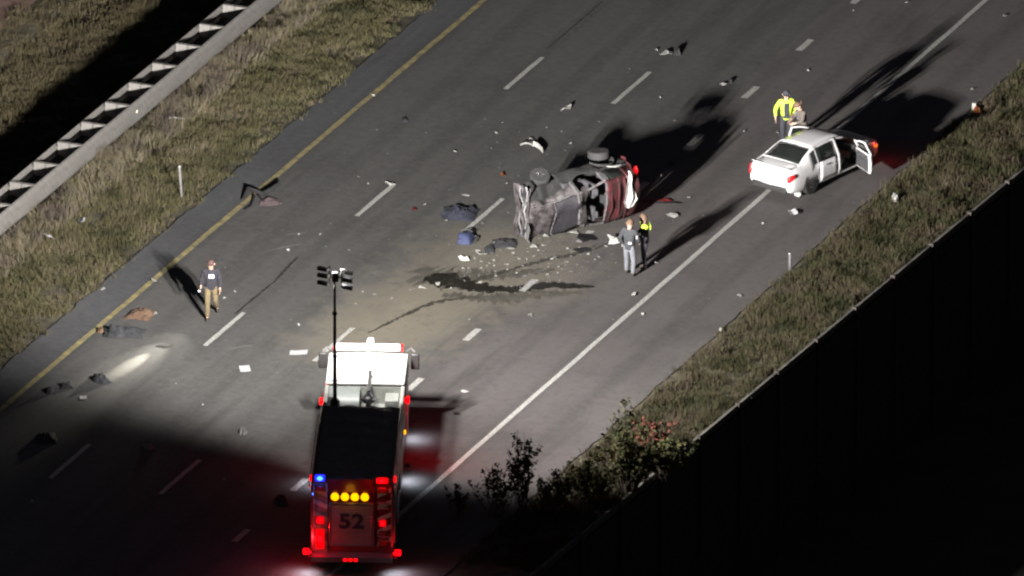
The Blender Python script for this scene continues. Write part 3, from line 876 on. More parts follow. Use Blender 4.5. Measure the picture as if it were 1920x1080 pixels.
class Shell:
    """rows j: 0 floor centre,1 floor edge,2 sill,3 lower side,4 mid side,5 belt,6 window top,7 roof edge,8 roof mid,9 roof centre"""
    def __init__(s, keys, ys, warp=None):
        # key: y, halfwidth, floor z, belt z, top z, top halfwidth
        s.ys = ys; T = cr(keys, ys)
        s.P = {}
        for sx in (-1, 1):
            for i, (y, w, zf, zb, zt, wt) in enumerate(T):
                h = zb - zf
                rows = [(0, zf), (.86 * w, zf), (.97 * w, zf + .1), (w, zf + .35 * h), (w * .995, zf + .7 * h), (w * .955, zb),
                        (wt + (w * .955 - wt) * .12, zt - .07 * min(1, (zt - zb) / .3)), (wt * .9, zt - .02), (wt * .5, zt), (0, zt + .006)]
                for j, (x, z) in enumerate(rows):
                    p = Vector((sx * x, y, z))
                    s.P[sx, i, j] = warp(p) if warp else p
    def part(s, name, m, parent, cells, push=0.0, thick=.0, shrink=0.0, smooth=40):
        b = MB(); idx = {}
        for (sx, i, j) in cells:
            q = [(sx, i, j), (sx, i + 1, j), (sx, i + 1, j + 1), (sx, i, j + 1)]
            ids = []
            for k in q:
                kk = k if k[2] not in (0, 9) else (1, k[1], k[2])
                if kk not in idx: idx[kk] = len(b.v); b.v.append(tuple(s.P[k]))
                ids.append(idx[kk])
            b.f.append(tuple(ids if sx > 0 else ids[::-1]))
        o = b.build(name, m, parent, smooth=smooth)
        if push or shrink:
            me = o.data
            ns = [v.normal.copy() for v in me.vertices]
            c = sum((v.co for v in me.vertices), Vector()) / len(me.vertices)
            for v, n in zip(me.vertices, ns):
                v.co += n * push + (c - v.co).normalized() * shrink
        if thick:
            md = o.modifiers.new('thick', 'SOLIDIFY'); md.thickness = thick; md.offset = -1
        return o

def car_wheel(parent, x, y, z, r=.33, w=.22, side=1, spokes=5, tilt=None, rimm='dark_steel'):
    b = MB()
    b.lathe([(-w / 2, r * .66), (-w / 2, r * .9), (-w / 2 + .03, r), (w / 2 - .03, r), (w / 2, r * .9), (w / 2, r * .66)], 0, 26, (0, 0, 0))
    ty = b.build('wheel', M['rubber'], parent)
    ty.location = (x, y, z)
    if tilt: ty.rotation_euler = tilt
    rim = MB().lathe([(-.06, r * .2), (-.05, r * .69), (side * w / 2 * .9, r * .7), (side * w / 2 * .98, r * .63), (side * .03, r * .6), (side * .02, .02)] if side > 0 else
                     [(.06, r * .2), (.05, r * .69), (-w / 2 * .9, r * .7), (-w / 2 * .98, r * .63), (-.03, r * .6), (-.02, .02)], 0, 24)
    ro = rim.build('rim', M[rimm], ty)
    sp = MB()
    for k in range(spokes):
        a = 2 * math.pi * k / spokes
        for da in (-.16, .16):
            sp.tube([(side * w * .42, .06 * math.cos(a), .06 * math.sin(a)), (side * w * .4, r * .64 * math.cos(a + da), r * .64 * math.sin(a + da))], .022, 5)
    sp.lathe([(side * w * .3, .06), (side * w * .46, .055)], 0, 12)
    sp.build('spokes', M['alloy'], ty)
    return ty

def sedan():
    hd = gdir(51.5)
    rz = math.atan2(-hd.x, hd.y)
    # rear right tyre touches the ground at this point
    c = at(1518, 363) - Matrix.Rotation(rz, 3, 'Z') @ Vector((.80, 1.02, 0))
    t = tag(empty('sedan', c, rz), 'white four door sedan with both front doors open and lit red tail lamps', 'car')
    ya, yb, yc, yd, ye = 1.12, 1.62, 2.44, 3.44, 3.62
    ys = sorted(set([0, .03, .08, .16, .26, .36, .46, .54, .60, .72, .85, 1.0, 1.15, 1.30, 1.38, 1.44, 1.62, 1.8, 2.0, 2.2, 2.38, 2.44, 2.5, 2.62, 2.75, 2.88, 3.0, 3.15, 3.28, 3.40, 3.62, 3.8, 4.0, 4.16, 4.3, 4.42, 4.52, 4.6, 4.66]))
    keys = [(0, .76, .36, .86, .99, .64), (.08, .84, .28, .9, 1.045, .70), (.30, .885, .22, .92, 1.075, .755), (.56, .90, .19, .93, 1.10, .765),
            (.85, .905, .18, .935, 1.235, .72), (1.30, .908, .18, .935, 1.40, .66), (1.85, .91, .18, .925, 1.44, .625), (2.4, .91, .18, .915, 1.435, .615), (2.9, .91, .18, .91, 1.37, .635), (3.3, .905, .18, .905, 1.2, .70), (3.62, .90, .18, .9, 1.01, .76),
            (4.2, .87, .19, .8, .9, .72), (4.5, .8, .22, .7, .78, .66), (4.66, .62, .34, .6, .66, .5)]
    S = Shell(keys, ys)
    I = {y: i for i, y in enumerate(ys)}
    n = len(ys) - 1
    cells = {(sx, i, j) for sx in (-1, 1) for i in range(n) for j in range(9)}
    def rng_(y0, y1, rows, sides=(-1, 1)):
        return {(sx, i, j) for sx in sides for i in range(I[y0], I[y1]) for j in rows}
    def wheel_cut(yc_):
        return {(sx, i, j) for sx in (-1, 1) for i in range(n) for j in (1, 2) if abs((ys[i] + ys[i + 1]) / 2 - yc_) < .33}
    rearglass = rng_(.60, 1.30, (7, 8))
    screen = rng_(2.88, 3.40, (7, 8)) | rng_(3.0, 3.40, (6,))
    wr = {sx: rng_(1.44, 2.38, (5,), (sx,)) for sx in (-1, 1)}
    dr = {sx: rng_(1.44, 2.38, (2, 3, 4), (sx,)) for sx in (-1, 1)}
    openf = rng_(2.5, 3.40, (2, 3, 4, 5))
    quarter = rng_(1.15, 1.38, (5,))
    roof = rng_(1.38, 2.88, (7, 8))
    trunk = rng_(.08, .54, (7, 8))
    hood = rng_(3.62, 4.42, (7, 8))
    gone = rearglass | screen | openf | quarter
    for sx in (-1, 1): gone |= wr[sx] | dr[sx]
    gone |= roof | trunk | hood
    body = cells - gone - wheel_cut(1.02) - wheel_cut(3.80)
    S.part('body', M['car_white'], t, body, thick=.025)
    for i_, nm in ((0, 'rear_panel'), (n, 'nose_panel')):
        ring = [S.P[1, i_, j] for j in range(1, 9)] + [S.P[-1, i_, j] for j in range(8, 0, -1)]
        MB().add(ring, [tuple(range(len(ring)))]).build(nm, M['car_white'], t, smooth=0)
    S.part('roof', M['car_white'], t, roof, thick=.025)
    S.part('trunk_lid', M['car_white'], t, trunk, thick=.02, shrink=.004)
    S.part('hood', M['car_white'], t, hood, thick=.02, shrink=.004)
    S.part('rear_window', M['glass'], t, rearglass, push=-.004, thick=.006)
    S.part('windscreen', M['glass'], t, screen, push=-.004, thick=.006)
    for sx in (-1, 1):
        d = S.part('rear_door', M['car_white'], t, dr[sx], thick=.03, shrink=.004)
        S.part('side_window', M['glass'], d, wr[sx], push=-.004, thick=.006)
        S.part('quarter_window', M['glass'], t, {c for c in quarter if c[0] == sx}, push=-.004, thick=.006)
        MB().box((sx * .915, 1.78, .80), (.03, .18, .035)).build('door_handle', M['chrome'], d, bevel=.01)
        # front door swung open on its front hinge
        D = MB()
        dc = {c for c in openf if c[0] == sx}
        door = S.part('front_door', M['car_white'], t, {c for c in dc if c[2] in (2, 3, 4)}, thick=.07)
        hinge = Vector((sx * .9, 3.40, 0))
        for v in door.data.vertices: v.co -= hinge
        door.location = hinge
        door.rotation_euler = (0, 0, R(66) if sx > 0 else -R(26))
        fr = MB()
        P = [S.P[sx, i, j] - hinge for (i, j) in [(I[2.5], 5), (I[2.5], 6)] + [(i, 6) for i in range(I[2.5], I[3.15] + 1)] + [(I[3.40], 5)]]
        fr.tube(P, .028, 6); fr.build('window_frame', M['car_white'], door)
        gl = S.part('door_window', M['glass'], door, {c for c in dc if c[2] == 5 and c[1] < I[3.15]}, thick=.005)
        for v in gl.data.vertices: v.co -= hinge
        MB().box((-sx * .085, -.43, .6), (.05, .76, .56)).box((-sx * .12, -.45, .66), (.05, .5, .06)).build('door_trim', M['car_inside'], door, bevel=.03)
        MB().box((sx * .03, -.78, .80), (.03, .18, .035)).build('door_handle', M['chrome'], door, bevel=.01)
        MB().box((sx * .14, -.14, .98), (.2, .12, .13)).build('wing_mirror', M['car_white'], door, bevel=.04)
        # tail lamp, wraps the corner
        tl = MB().add([(sx * .70, -.02, .82), (sx * .77, .0, .87), (sx * .872, .15, .91), (sx * .888, .15, .82), (sx * .80, .0, .66), (sx * .74, -.02, .64)], [(0, 1, 5), (1, 2, 3, 4), (1, 4, 5)])
        o = tl.build('tail_lamp', M['tail_lit'], t); md = o.modifiers.new('s', 'SOLIDIFY'); md.thickness = .05; md.offset = 0
        hl = MB().box((sx * .62, 4.5, .66), (.3, .16, .1)).build('headlight', M['glass'], t, bevel=.03)
        MB().box((sx * .83, 4.3, .62), (.05, .3, .1)).build('corner_marker', M['tail_amber'], t, bevel=.02)
        for yy in (1.02, 3.80):
            car_wheel(t, sx * .79, yy, .33, side=sx)
            a = MB().grid(lambda u, v: (sx * (.5 + .4 * v), yy + .37 * math.cos(math.pi * u), .33 + .37 * math.sin(math.pi * u)), 14, 1, .01)
            a.build('wheel_arch', M['black_plastic'], t)
    MB().box((0, -.0, .36), (1.36, .1, .2)).build('rear_valance', M['black_plastic'], t, bevel=.03)
    rb = MB().grid(lambda u, v: ((u - .5) * 1.74, -.05 + .22 * abs(u - .5) ** 2.2 * 4.5 + .03 * (abs(v - .5)), .42 + .22 * v), 14, 4, .04)
    rb.build('rear_bumper', M['car_white'], t)
    MB().box((0, -.03, .72), (.52, .02, .13)).build('licence_plate', M['plate'], t)
    MB().box((0, -.005, .93), (.2, .02, .05)).build('badge', M['chrome'], t)
    MB().grid(lambda u, v: ((u - .5) * 1.5, .02 + .1 * v + .12 * abs(u - .5) ** 2, 1.055 + .028 * (1 - v)), 12, 3, .015).build('boot_lip', M['car_white'], t)
    lamp('added_red_glow', 'POINT', t, (1.0, 4.72, .62), 5, (1, .06, .05), radius=.08)  # red light added to tint the road ahead, beside an amber marker
    MB().box((0, 2.3, .26), (1.6, 2.6, .08)).build('cabin_floor', M['car_inside'], t)
    for sx in (-1, 1):
        MB().box((sx * .4, 2.75, .5), (.5, .52, .2)).box((sx * .4, 2.45, .85), (.48, .14, .65), Matrix.Rotation(R(-12), 3, 'X')).box((sx * .4, 2.38, 1.22), (.26, .1, .16)).build('seat', M['car_inside'], t, bevel=.04)
    MB().box((0, 1.75, .5), (1.3, .5, .2)).box((0, 1.45, .82), (1.3, .14, .6)).build('rear_seat', M['car_inside'], t, bevel=.04)
    MB().box((0, 3.42, .78), (1.5, .3, .24)).build('dashboard', M['car_inside'], t, bevel=.06)
    MB().box((0, 1.22, .98), (1.2, .3, .04)).build('parcel_shelf', M['car_inside'], t)
    return t
sedan()

# ------------------------------------------------------------------ overturned vehicle
def wreck():
    ax = math.degrees(math.atan2(.59, .81))
    a = gdir(ax); D = gdir(ax - 90); U = Vector((0, 0, 1))
    o0 = at(958, 437)
    # vehicle frame: x (its right side) is up, y (front) points to the left of the picture, z (roof) towards the camera
    LEN, HW = 4.25, .93
    org = o0 + a * LEN + U * HW
    m = Matrix(((U.x, -a.x, D.x, org.x), (U.y, -a.y, D.y, org.y), (U.z, -a.z, D.z, org.z), (0, 0, 0, 1)))
    m = m @ Matrix.Translation((0, LEN * .07, 0)) @ Matrix.Diagonal((1, .93, 1, 1))
    t = tag(empty('overturned_vehicle', None, mtx=m), 'crushed maroon vehicle lying on its side with wheels in the air', 'car')
    def warp(p):
        q = p.copy()
        n1 = mnoise.noise_vector(p * 1.6 + Vector((3, 7, 1))); n2 = mnoise.noise_vector(p * 4.5 + Vector((1, 2, 9)))
        k = .07 + .07 * max(0, (p.z - .6)) + (.06 if p.y > 2.9 else 0)
        rg = abs(mnoise.noise(p * 3.1 + Vector((4, 4, 4)))) + .6 * abs(mnoise.noise(p * 7.3))
        q += Vector((.3, .2, -.6)) * (rg - .25) * (.13 if p.z > .5 else .08)
        q += n1 * k + n2 * (.05 if p.y > 2.5 else .035)
        # roof pressed in on the lower side, nose pushed down
        if q.z > .9: q.z -= .16 * max(0, -q.x) 
        if q.x < 0 and q.z > .95: q.x += .12 * (q.z - .95)
        if q.x > -.2 and q.y > 2.3: q.x -= .62 * min(1, (q.y - 2.3) / 1.1) * max(0, min(1, (q.z - .5) / .5)) * min(1, (q.x + .2) / .8)
        q.x = max(q.x, -HW + .005)
        return q
    ys = [0, .1, .2, .3, .42, .55, .67, .8, .9, 1.0, 1.12, 1.25, 1.37, 1.5, 1.62, 1.75, 1.87, 2.0, 2.15, 2.3, 2.42, 2.55, 2.67, 2.8, 2.95, 3.1, 3.2, 3.3, 3.4, 3.5, 3.6, 3.7, 3.8, 3.9, 4.0, 4.1, 4.2, 4.25]
    keys = [(0, .78, .5, .95, 1.1, .66), (.1, .86, .4, 1.0, 1.5, .66), (.3, .9, .3, 1.02, 1.6, .68), (1.25, .92, .26, 1.02, 1.64, .7), (2.3, .92, .26, 1.0, 1.62, .69),
            (2.55, .92, .26, .99, 1.56, .68), (3.3, .92, .26, .98, 1.12, .8), (3.9, .9, .27, .9, 1.02, .8), (4.2, .84, .34, .84, .94, .72), (4.25, .78, .4, .8, .88, .7)]
    S = Shell(keys, ys, warp)
    I = {y: i for i, y in enumerate(ys)}; n = len(ys) - 1
    def rg(y0, y1, rows, sides=(-1, 1)): return {(sx, i, j) for sx in sides for i in range(I[y0], I[y1]) for j in rows}
    cells = {(sx, i, j) for sx in (-1, 1) for i in range(n) for j in range(9)}
    floor = rg(0, 4.25, (0,))
    hood = rg(3.3, 4.2, (6, 7, 8)); screen = rg(2.55, 3.3, (6, 7, 8)); torn = rg(1.5, 2.55, (6, 7, 8)); roof = rg(.55, 1.5, (6, 7, 8))
    win = rg(.55, 2.55, (5,))
    wc = {(sx, i, j) for sx in (-1, 1) for i in range(n) for j in (1, 2, 3) if min(abs((ys[i] + ys[i + 1]) / 2 - .85), abs((ys[i] + ys[i + 1]) / 2 - 3.35)) < .38}
    front = {(sx, i, j) for (sx, i, j) in cells if ys[i] >= 2.42}
    body = cells - floor - hood - screen - torn - roof - win - wc
    up = {c for c in body if c[0] == 1}
    S.part('body', M['wreck_red'], t, body - front - {c for c in up if c[2] < 5}, thick=.03, smooth=30)
    S.part('upper_side', M['wreck_dark'], t, {c for c in up if c[2] < 5}, thick=.03, smooth=30)  # upward side near black, unlike the maroon and grey panels
    S.part('front_wing', M['wreck_grey'], t, (body & front) - {c for c in up if c[2] < 5}, thick=.03, smooth=30)
    S.part('underbody', M['wreck_dark'], t, floor, thick=.03, smooth=30)
    S.part('hood', M['wreck_grey'], t, hood, thick=.02, shrink=.02, smooth=30)
    S.part('windscreen', M['wreck_glass'], t, screen, thick=.012, smooth=30)
    S.part('rear_roof', M['wreck_red'], t, roof, thick=.03, smooth=30)
    S.part('side_window', M['glass'], t, rg(.55, 1.25, (5,), (1,)), push=-.01, thick=.006, smooth=30)
    # pillars across the torn roof
    pl = MB()
    for (y, w) in ((2.58, .05), (2.5, .03)):
        i = I[2.55]
        P = [S.P[1, i, 5], S.P[1, i, 6], S.P[1, i, 7] + Vector((0, .03, .03)), S.P[1, i, 9] + Vector((0, -.05, -.04)), S.P[-1, i, 7] + Vector((0, .04, 0)), S.P[-1, i, 5]]
        pl.tube([p + Vector((0, y - 2.55, 0)) for p in P], w, 7)
    pl.tube([S.P[1, I[2.55], 6], S.P[1, I[2.0], 6] + Vector((-.1, 0, -.06)), S.P[1, I[1.5], 6]], .04, 7)
    pl.tube([S.P[-1, I[2.55], 6], S.P[-1, I[2.0], 6], S.P[-1, I[1.5], 6]], .035, 7)
    pl.tube([S.P[1, I[1.5], 5], S.P[1, I[1.5], 7], S.P[1, I[1.5], 9], S.P[-1, I[1.5], 7]], .035, 7)
    pl.build('pillar', M['wreck_trim'], t)
    ed = MB()
    ed.tube([S.P[1, i, 6] + Vector((.02, 0, .03)) for i in range(I[2.55], I[4.2] + 1, 2)], .022, 6)
    ed.build('hood_edge', M['wreck_trim'], t)
    cw = MB()
    cw.tube([S.P[1, I[3.3], j] + Vector((0, 0, .03)) for j in (6, 7, 8, 9)] + [S.P[-1, I[3.3], j] + Vector((0, 0, .03)) for j in (8, 7, 6)], .022, 6)
    cw.build('cowl_strip', M['wreck_trim'], t)
    # folded torn roof skin
    def skin(u, v):
        p = Vector((.7 - 1.3 * u, 2.5 - .24 * v, 1.56 - .1 * v + .05 * math.sin(u * 9)))
        return p + mnoise.noise_vector(p * 3) * .09
    MB().grid(skin, 18, 8, .01).build('torn_roof_skin', M['wreck_grey'], t)
    # seats seen through the torn roof
    for sx in (-1, 1):
        st = MB().box((sx * .38, 2.1, .72), (.5, .5, .18)).box((sx * .38, 1.82, 1.05), (.48, .14, .62)).box((sx * .38, 1.8, 1.42), (.24, .1, .16))
        st.build('seat', M['seat'], t, bevel=.04)
    MB().box((0, 2.75, .92), (1.5, .3, .26)).build('dashboard', M['car_inside'], t, bevel=.05)
    MB().box((-.0, 1.0, .85), (1.3, .12, .8)).build('rear_seat', M['car_inside'], t, bevel=.04)
    MB().lathe([(0, .17), (.03, .19), (.06, .17)], 1, 20, (-.38, 2.5, 1.02)).build('steering_wheel', M['black_plastic'], t)
    # ribs left of the roof pressing at the rear
    for k, y in enumerate((.72, 1.05, 1.36)):
        rb = MB()
        P = []
        for q in range(9):
            x = .72 - 1.44 * q / 8
            p = Vector((x, y, 1.7 - .12 * (abs(x) / .7) ** 2 - .15 * max(0, -x)))
            P.append(p + mnoise.noise_vector(p * 2.2) * .06)
        rb.tube(P, [.022, .03, .026, .034, .02, .03, .036, .026, .02], 6); rb.build('roof_rib', M['wreck_red'] if k != 3 else M['wreck_grey'], t)
    # front end: grille bars run across the vehicle, so upright here
    for k in range(5):
        z = .42 + .13 * k
        fb = MB()
        P = []
        for q in range(12):
            x = .86 - 1.74 * q / 11
            p = Vector((x, 4.27 + .05 * math.sin(q * .9 + k), z + .03 * math.sin(q * 1.3 + 2 * k)))
            P.append(p + mnoise.noise_vector(p * 2.5) * .07)
        fb.tube(P, [.05] * 12 if k in (0, 2) else [.033] * 12, 7)
        fb.build('grille_bar', M['plastic_grey'] if k % 2 else M['wreck_grey'], t)
    def bump(u, v):
        p = Vector((.9 - 1.82 * u, 4.33 + .05 * math.sin(u * 9), .3 + .2 * v + .05 * math.sin(u * 6)))
        return p + mnoise.noise_vector(p * 2.3) * .09
    MB().grid(bump, 20, 4, .03).build('front_bumper', M['wreck_grey'], t)
    def flap(u, v):   # torn bumper skin hanging to the road
        p = Vector((-.25 - .66 * u, 4.32 + .1 * v, .95 + .22 * v + .06 * math.sin(u * 7)))
        return p + mnoise.noise_vector(p * 3) * .07
    MB().grid(flap, 12, 6, .015).build('bumper_flap', M['plastic_grey'], t)
    for sx in (-1, 1):
        MB().ball((sx * .66, 4.2, .74), (.2, .1, .12)).build('headlight', M['wreck_glass'], t)
    # underside details
    MB().tube([(.2, .2, .2), (.2, 2.2, .18), (.15, 3.2, .2)], .05).box((.1, .5, .2), (.7, .35, .16)).build('exhaust', M['dark_steel'], t)
    MB().tube([(-.8, .85, .33), (1.05, .85, .33)], .05).tube([(-.8, 3.35, .33), (.85, 3.35, .33)], .05).build('axle', M['dark_steel'], t)
    # wheels: the raised rear one is wrenched outward
    car_wheel(t, 1.12, .85, .34, r=.36, w=.25, side=1, tilt=(0, R(6), 0), rimm='alloy')
    car_wheel(t, .88, 3.32, .36, r=.34, w=.22, side=1, tilt=(0, R(-22), R(14)), rimm='alloy')
    car_wheel(t, -.78, .85, .34, r=.34, w=.22, side=-1)
    car_wheel(t, -.78, 3.32, .34, r=.34, w=.22, side=-1)
    # second light coloured arch liner beside the raised wheel
    MB().grid(lambda u, v: (.86 + .12 * v, .85 + .45 * math.cos(math.pi * u), .42 + .5 * math.sin(math.pi * u)), 16, 2, .015).build('wheel_arch_liner', M['wreck_dark'], t)
    MB().grid(lambda u, v: (.95 + .03 * math.sin(3 * u), .75 + .28 * math.cos(2.5 * u), .95 + .12 * v + .22 * math.sin(2.6 * u)), 14, 3, .01).build('side_curtain_airbag', M['cloth_white'], t)
    # white cloth hanging at the back end
    def cloth(u, v):
        w = .03 + .62 * u ** .9
        if u > .82: w *= (1 - (u - .82) / .18 * .7)
        return (.95 - 1.25 * u, .68 - (v - .35) * w, 1.74 + .05 * math.sin(v * 9 + u * 4) + .03 * math.sin(u * 11))
    MB().grid(cloth, 22, 10, .008).build('curtain_airbag', M['cloth_white'], t)
    # rear quarter with its lit lamp
    q = MB().grid(lambda u, v: Vector((.98 - .95 * u, .04 + .25 * v - .12 * math.sin(u * 3), .55 + .75 * v)) + mnoise.noise_vector(Vector((u * 3, v * 3, 4))) * .09, 14, 8, .02)
    q.build('rear_hatch', M['wreck_red'], t)
    MB().ball((.6, -.12, 1.08), (.15, .06, .09)).build('tail_lamp', M['tail_lit'], t)
    lamp('tail_glow', 'POINT', t, (.6, -.25, 1.15), 5, (1, .01, .01), radius=.06)
    return t
wreck()

# ------------------------------------------------------------------ people
def skin_mesh(verts, edges, radii, root=0, sub=1):
    me = bpy.data.meshes.new('tmp'); me.from_pydata([tuple(v) for v in verts], edges, [])
    o = bpy.data.objects.new('tmp', me); col.objects.link(o)
    o.modifiers.new('skin', 'SKIN')
    if not me.skin_vertices: 
        bm = bmesh.new(); bm.from_mesh(me); bm.verts.layers.skin.verify(); bm.to_mesh(me); bm.free()
    for i, r in enumerate(radii):
        sv = me.skin_vertices[0].data[i]; sv.radius = r if isinstance(r, tuple) else (r, r); sv.use_root = (i == root)
    if sub:
        s = o.modifiers.new('sub', 'SUBSURF'); s.levels = sub; s.render_levels = sub
    dg = bpy.context.evaluated_depsgraph_get(); dg.update()
    out = bpy.data.meshes.new_from_object(o.evaluated_get(dg))
    bpy.data.objects.remove(o); bpy.data.meshes.remove(me)
    return out

def person(pos, facing, label, J, mats, extra=None, scale=1.0):
    """J: joint positions in a frame where +y is the way the person faces, +x their right"""
    fx = gdir(facing); rz = math.atan2(-fx.x, fx.y)
    t = tag(empty('person', pos, rz), label, 'person')
    t.scale = (scale,) * 3
    J = {k: Vector(v) for k, v in J.items()}
    def mk(name, m, chains, parent, sub=1):
        verts = []; edges = []; rad = []; idx = {}
        def vid(key, p, r):
            if key in idx: return idx[key]
            idx[key] = len(verts); verts.append(p); rad.append(r); return idx[key]
        for ch in chains:
            prev = None
            for (key, p, r) in ch:
                i = vid(key, p, r)
                if prev is not None: edges.append((prev, i))
                prev = i
        me = skin_mesh(verts, edges, rad, 0, sub)
        me.materials.clear(); me.materials.append(m); me.shade_smooth()
        o = bpy.data.objects.new(name, me); col.objects.link(o)
        if parent: o.parent = parent
        return o
    pel, che, nek, hd = J['pelvis'], J['chest'], J['neck'], J['head']
    hdir = (hd - nek).normalized()
    look = Vector(J.get('look', (0, 1, -.1))).normalized()
    C = [[('pel', pel, .13), ('bel', (pel + che) / 2, .12), ('che', che, .135), ('nk', nek, .055), ('chin', nek + hdir * .1 + look * .02, .075), ('hd', hd, .098), ('top', hd + hdir * .085, .07)],
         [('chin', None, 0), ('nose', hd + look * .115 - hdir * .03, .018)]]
    C[1][0] = C[0][4]
    for s in 'LR':
        sg = 1 if s == 'R' else -1
        C.append([C[0][2], (s + 'sh', J[s + 'sh'], .062), (s + 'el', J[s + 'el'], .045), (s + 'wr', J[s + 'wr'], .032)])
        C.append([C[0][0], (s + 'hip', J[s + 'hip'], .095), (s + 'kn', J[s + 'kn'], .06), (s + 'an', J[s + 'an'], .036), (s + 'ft', J[s + 'an'].lerp(J[s + 'ft'], .6), .02)])
        # hand: palm, four fingers and a thumb
        fd = (J[s + 'wr'] - J[s + 'el']).normalized()
        side = fd.cross(Vector((sg, 0, 0)))
        side = side.normalized() if side.length > .1 else Vector((0, 1, 0))
        w = (s + 'wr', J[s + 'wr'], .032)
        palm = J[s + 'wr'] + fd * .07
        curl = Vector((-sg * .5, 0, 0)) + fd
        C.append([w, (s + 'pm', palm, (.02, .035))])
        for k, (off, ln) in enumerate(((.03, .075), (.01, .085), (-.01, .08), (-.03, .06))):
            b0 = palm + fd * .03 + side * off
            C.append([(s + 'pm', palm, .02), (s + 'f%d' % k, b0, .01), (s + 'g%d' % k, b0 + fd * ln * .5, .0095), (s + 'h%d' % k, b0 + (fd * .35 + Vector((-sg * .3, 0, 0))) * ln + fd * ln * .4, .008)])
        C.append([w, (s + 't0', J[s + 'wr'] + fd * .03 + side * .035, .012), (s + 't1', J[s + 'wr'] + fd * .07 + side * .06, .01), (s + 't2', J[s + 'wr'] + fd * .1 + side * .062 - Vector((sg * .01, 0, 0)), .009)])
    body = mk('body', mats['skin'], C, t, 1)
    # clothes over the body
    T = [[('low', pel + Vector((0, 0, -.13)), (.19, .15)), ('pel', pel + Vector((0, 0, -.02)), (.185, .145)), ('bel', (pel + che) / 2, (.18, .14)), ('che', che, (.195, .145)), ('nk', nek - hdir * .03, .075)]]
    for s in 'LR':
        e, w = J[s + 'el'], J[s + 'wr']
        T.append([T[0][3], (s + 'sh', J[s + 'sh'], .085), (s + 'm', (J[s + 'sh'] + e) / 2, .075), (s + 'el', e, .068), (s + 'wr', w - (w - e).normalized() * .03, .052)])
    mk('jacket', mats['top'], T, t, 2)
    B = [[('pel', pel, (.165, .135))]]
    B = [[('pel', pel, (.15, .13)), ('waist', pel + Vector((0, 0, .12)), (.14, .12))]]
    for s in 'LR':
        k, a_ = J[s + 'kn'], J[s + 'an']
        B.append([('pel', pel, (.15, .13)), (s + 'hip', J[s + 'hip'] - Vector((0, 0, .03)), .112), (s + 'th', (J[s + 'hip'] + k) / 2, .1), (s + 'kn', k, .083), (s + 'cf', (k + a_) / 2, .078), (s + 'an', a_ + Vector((0, 0, .02)), .066)])
    mk('trousers', mats['legs'], B, t, 2)
    for s in 'LR':
        a_, f = J[s + 'an'], J[s + 'ft']
        mk('boot', mats.get('boot', M['boot']), [[('a', a_ + Vector((0, 0, .04)), .058), ('h', a_ + (a_ - f).normalized() * .03 + Vector((0, 0, -.035)), .045), ('m', (a_ + f) / 2 + Vector((0, 0, -.015)), .046), ('f', f, .042)]], t, 1)
    # hair or cap, eyes
    up = hdir
    rt = look.cross(up).normalized()
    cap = MB()
    fr = look - up * look.dot(up); fr.normalize()
    base = hd + up * .012
    V = []; F = []; nn = 16; mm = 6
    for i in range(mm + 1):
        th = (math.pi * .5) * i / mm
        for k in range(nn):
            w = 2 * math.pi * k / nn
            dv = (rt * math.cos(w) * .112 + fr * math.sin(w) * .125) * math.sin(th) + up * .125 * math.cos(th)
            if i == mm: dv -= up * (.055 if math.sin(w) < -.2 else -.02)
            V.append(base + dv)
    for i in range(mm):
        for k in range(nn): F.append((i * nn + k, (i + 1) * nn + k, (i + 1) * nn + (k + 1) % nn, i * nn + (k + 1) % nn))
    cap.add(V, F)
    if mats.get('brim'):
        r = .12 if mats['brim'] == 'peak' else .2
        cap.grid(lambda u, v: base + up * .03 + (fr * (.1 + .09 * v) * math.sin(math.pi * (.15 + .7 * u)) + rt * (.1 + .02 * v) * math.cos(math.pi * (.15 + .7 * u))) - up * .012 * v, 10, 2, .006) if mats['brim'] == 'peak' else \
            cap.grid(lambda u, v: base + up * .03 + (fr * math.sin(2 * math.pi * u) + rt * math.cos(2 * math.pi * u)) * (.1 + .07 * v), 20, 2, .008)
    cap.build('cap' if mats.get('brim') else 'hair', mats['hair'], t, smooth=60)
    for sg in (-1, 1):
        MB().ball(hd + fr * .092 + rt * sg * .036 + up * .005, .013, 8, 5).build('eye', M['eye'], t)
        MB().ball(hd + rt * sg * .104 - up * .01, (.02, .02, .034), 8, 5).build('ear', mats['skin'], t)
    MB().ball(hd + fr * .098 - up * .055, (.026, .012, .008), 8, 5).build('mouth', M['red_plastic'] if False else M['eye'], t)
    if extra: extra(t, J)
    return t

def stand(lean=0, arms='down', step=.0, spread=.1):
    J = dict(pelvis=(0, 0, .98), chest=(0, lean * .4, 1.34), neck=(0, lean * .55, 1.55), head=(0, lean * .65 + .02, 1.70))
    for s, sg in (('R', 1), ('L', -1)):
        J[s + 'hip'] = (sg * .1, 0, .93)
        st = step * sg
        J[s + 'kn'] = (sg * spread, st * .55 + .05, .5); J[s + 'an'] = (sg * spread, st, .085 + (.08 if st < 0 else 0)); J[s + 'ft'] = (sg * spread * 1.1, st + .16, .045)
        J[s + 'sh'] = (sg * .2, lean * .5, 1.47)
        J[s + 'el'] = (sg * .27, lean * .35 - .06 - st * .3, 1.19); J[s + 'wr'] = (sg * .27, lean * .4 + .06 - st * .4, .95)
    return J

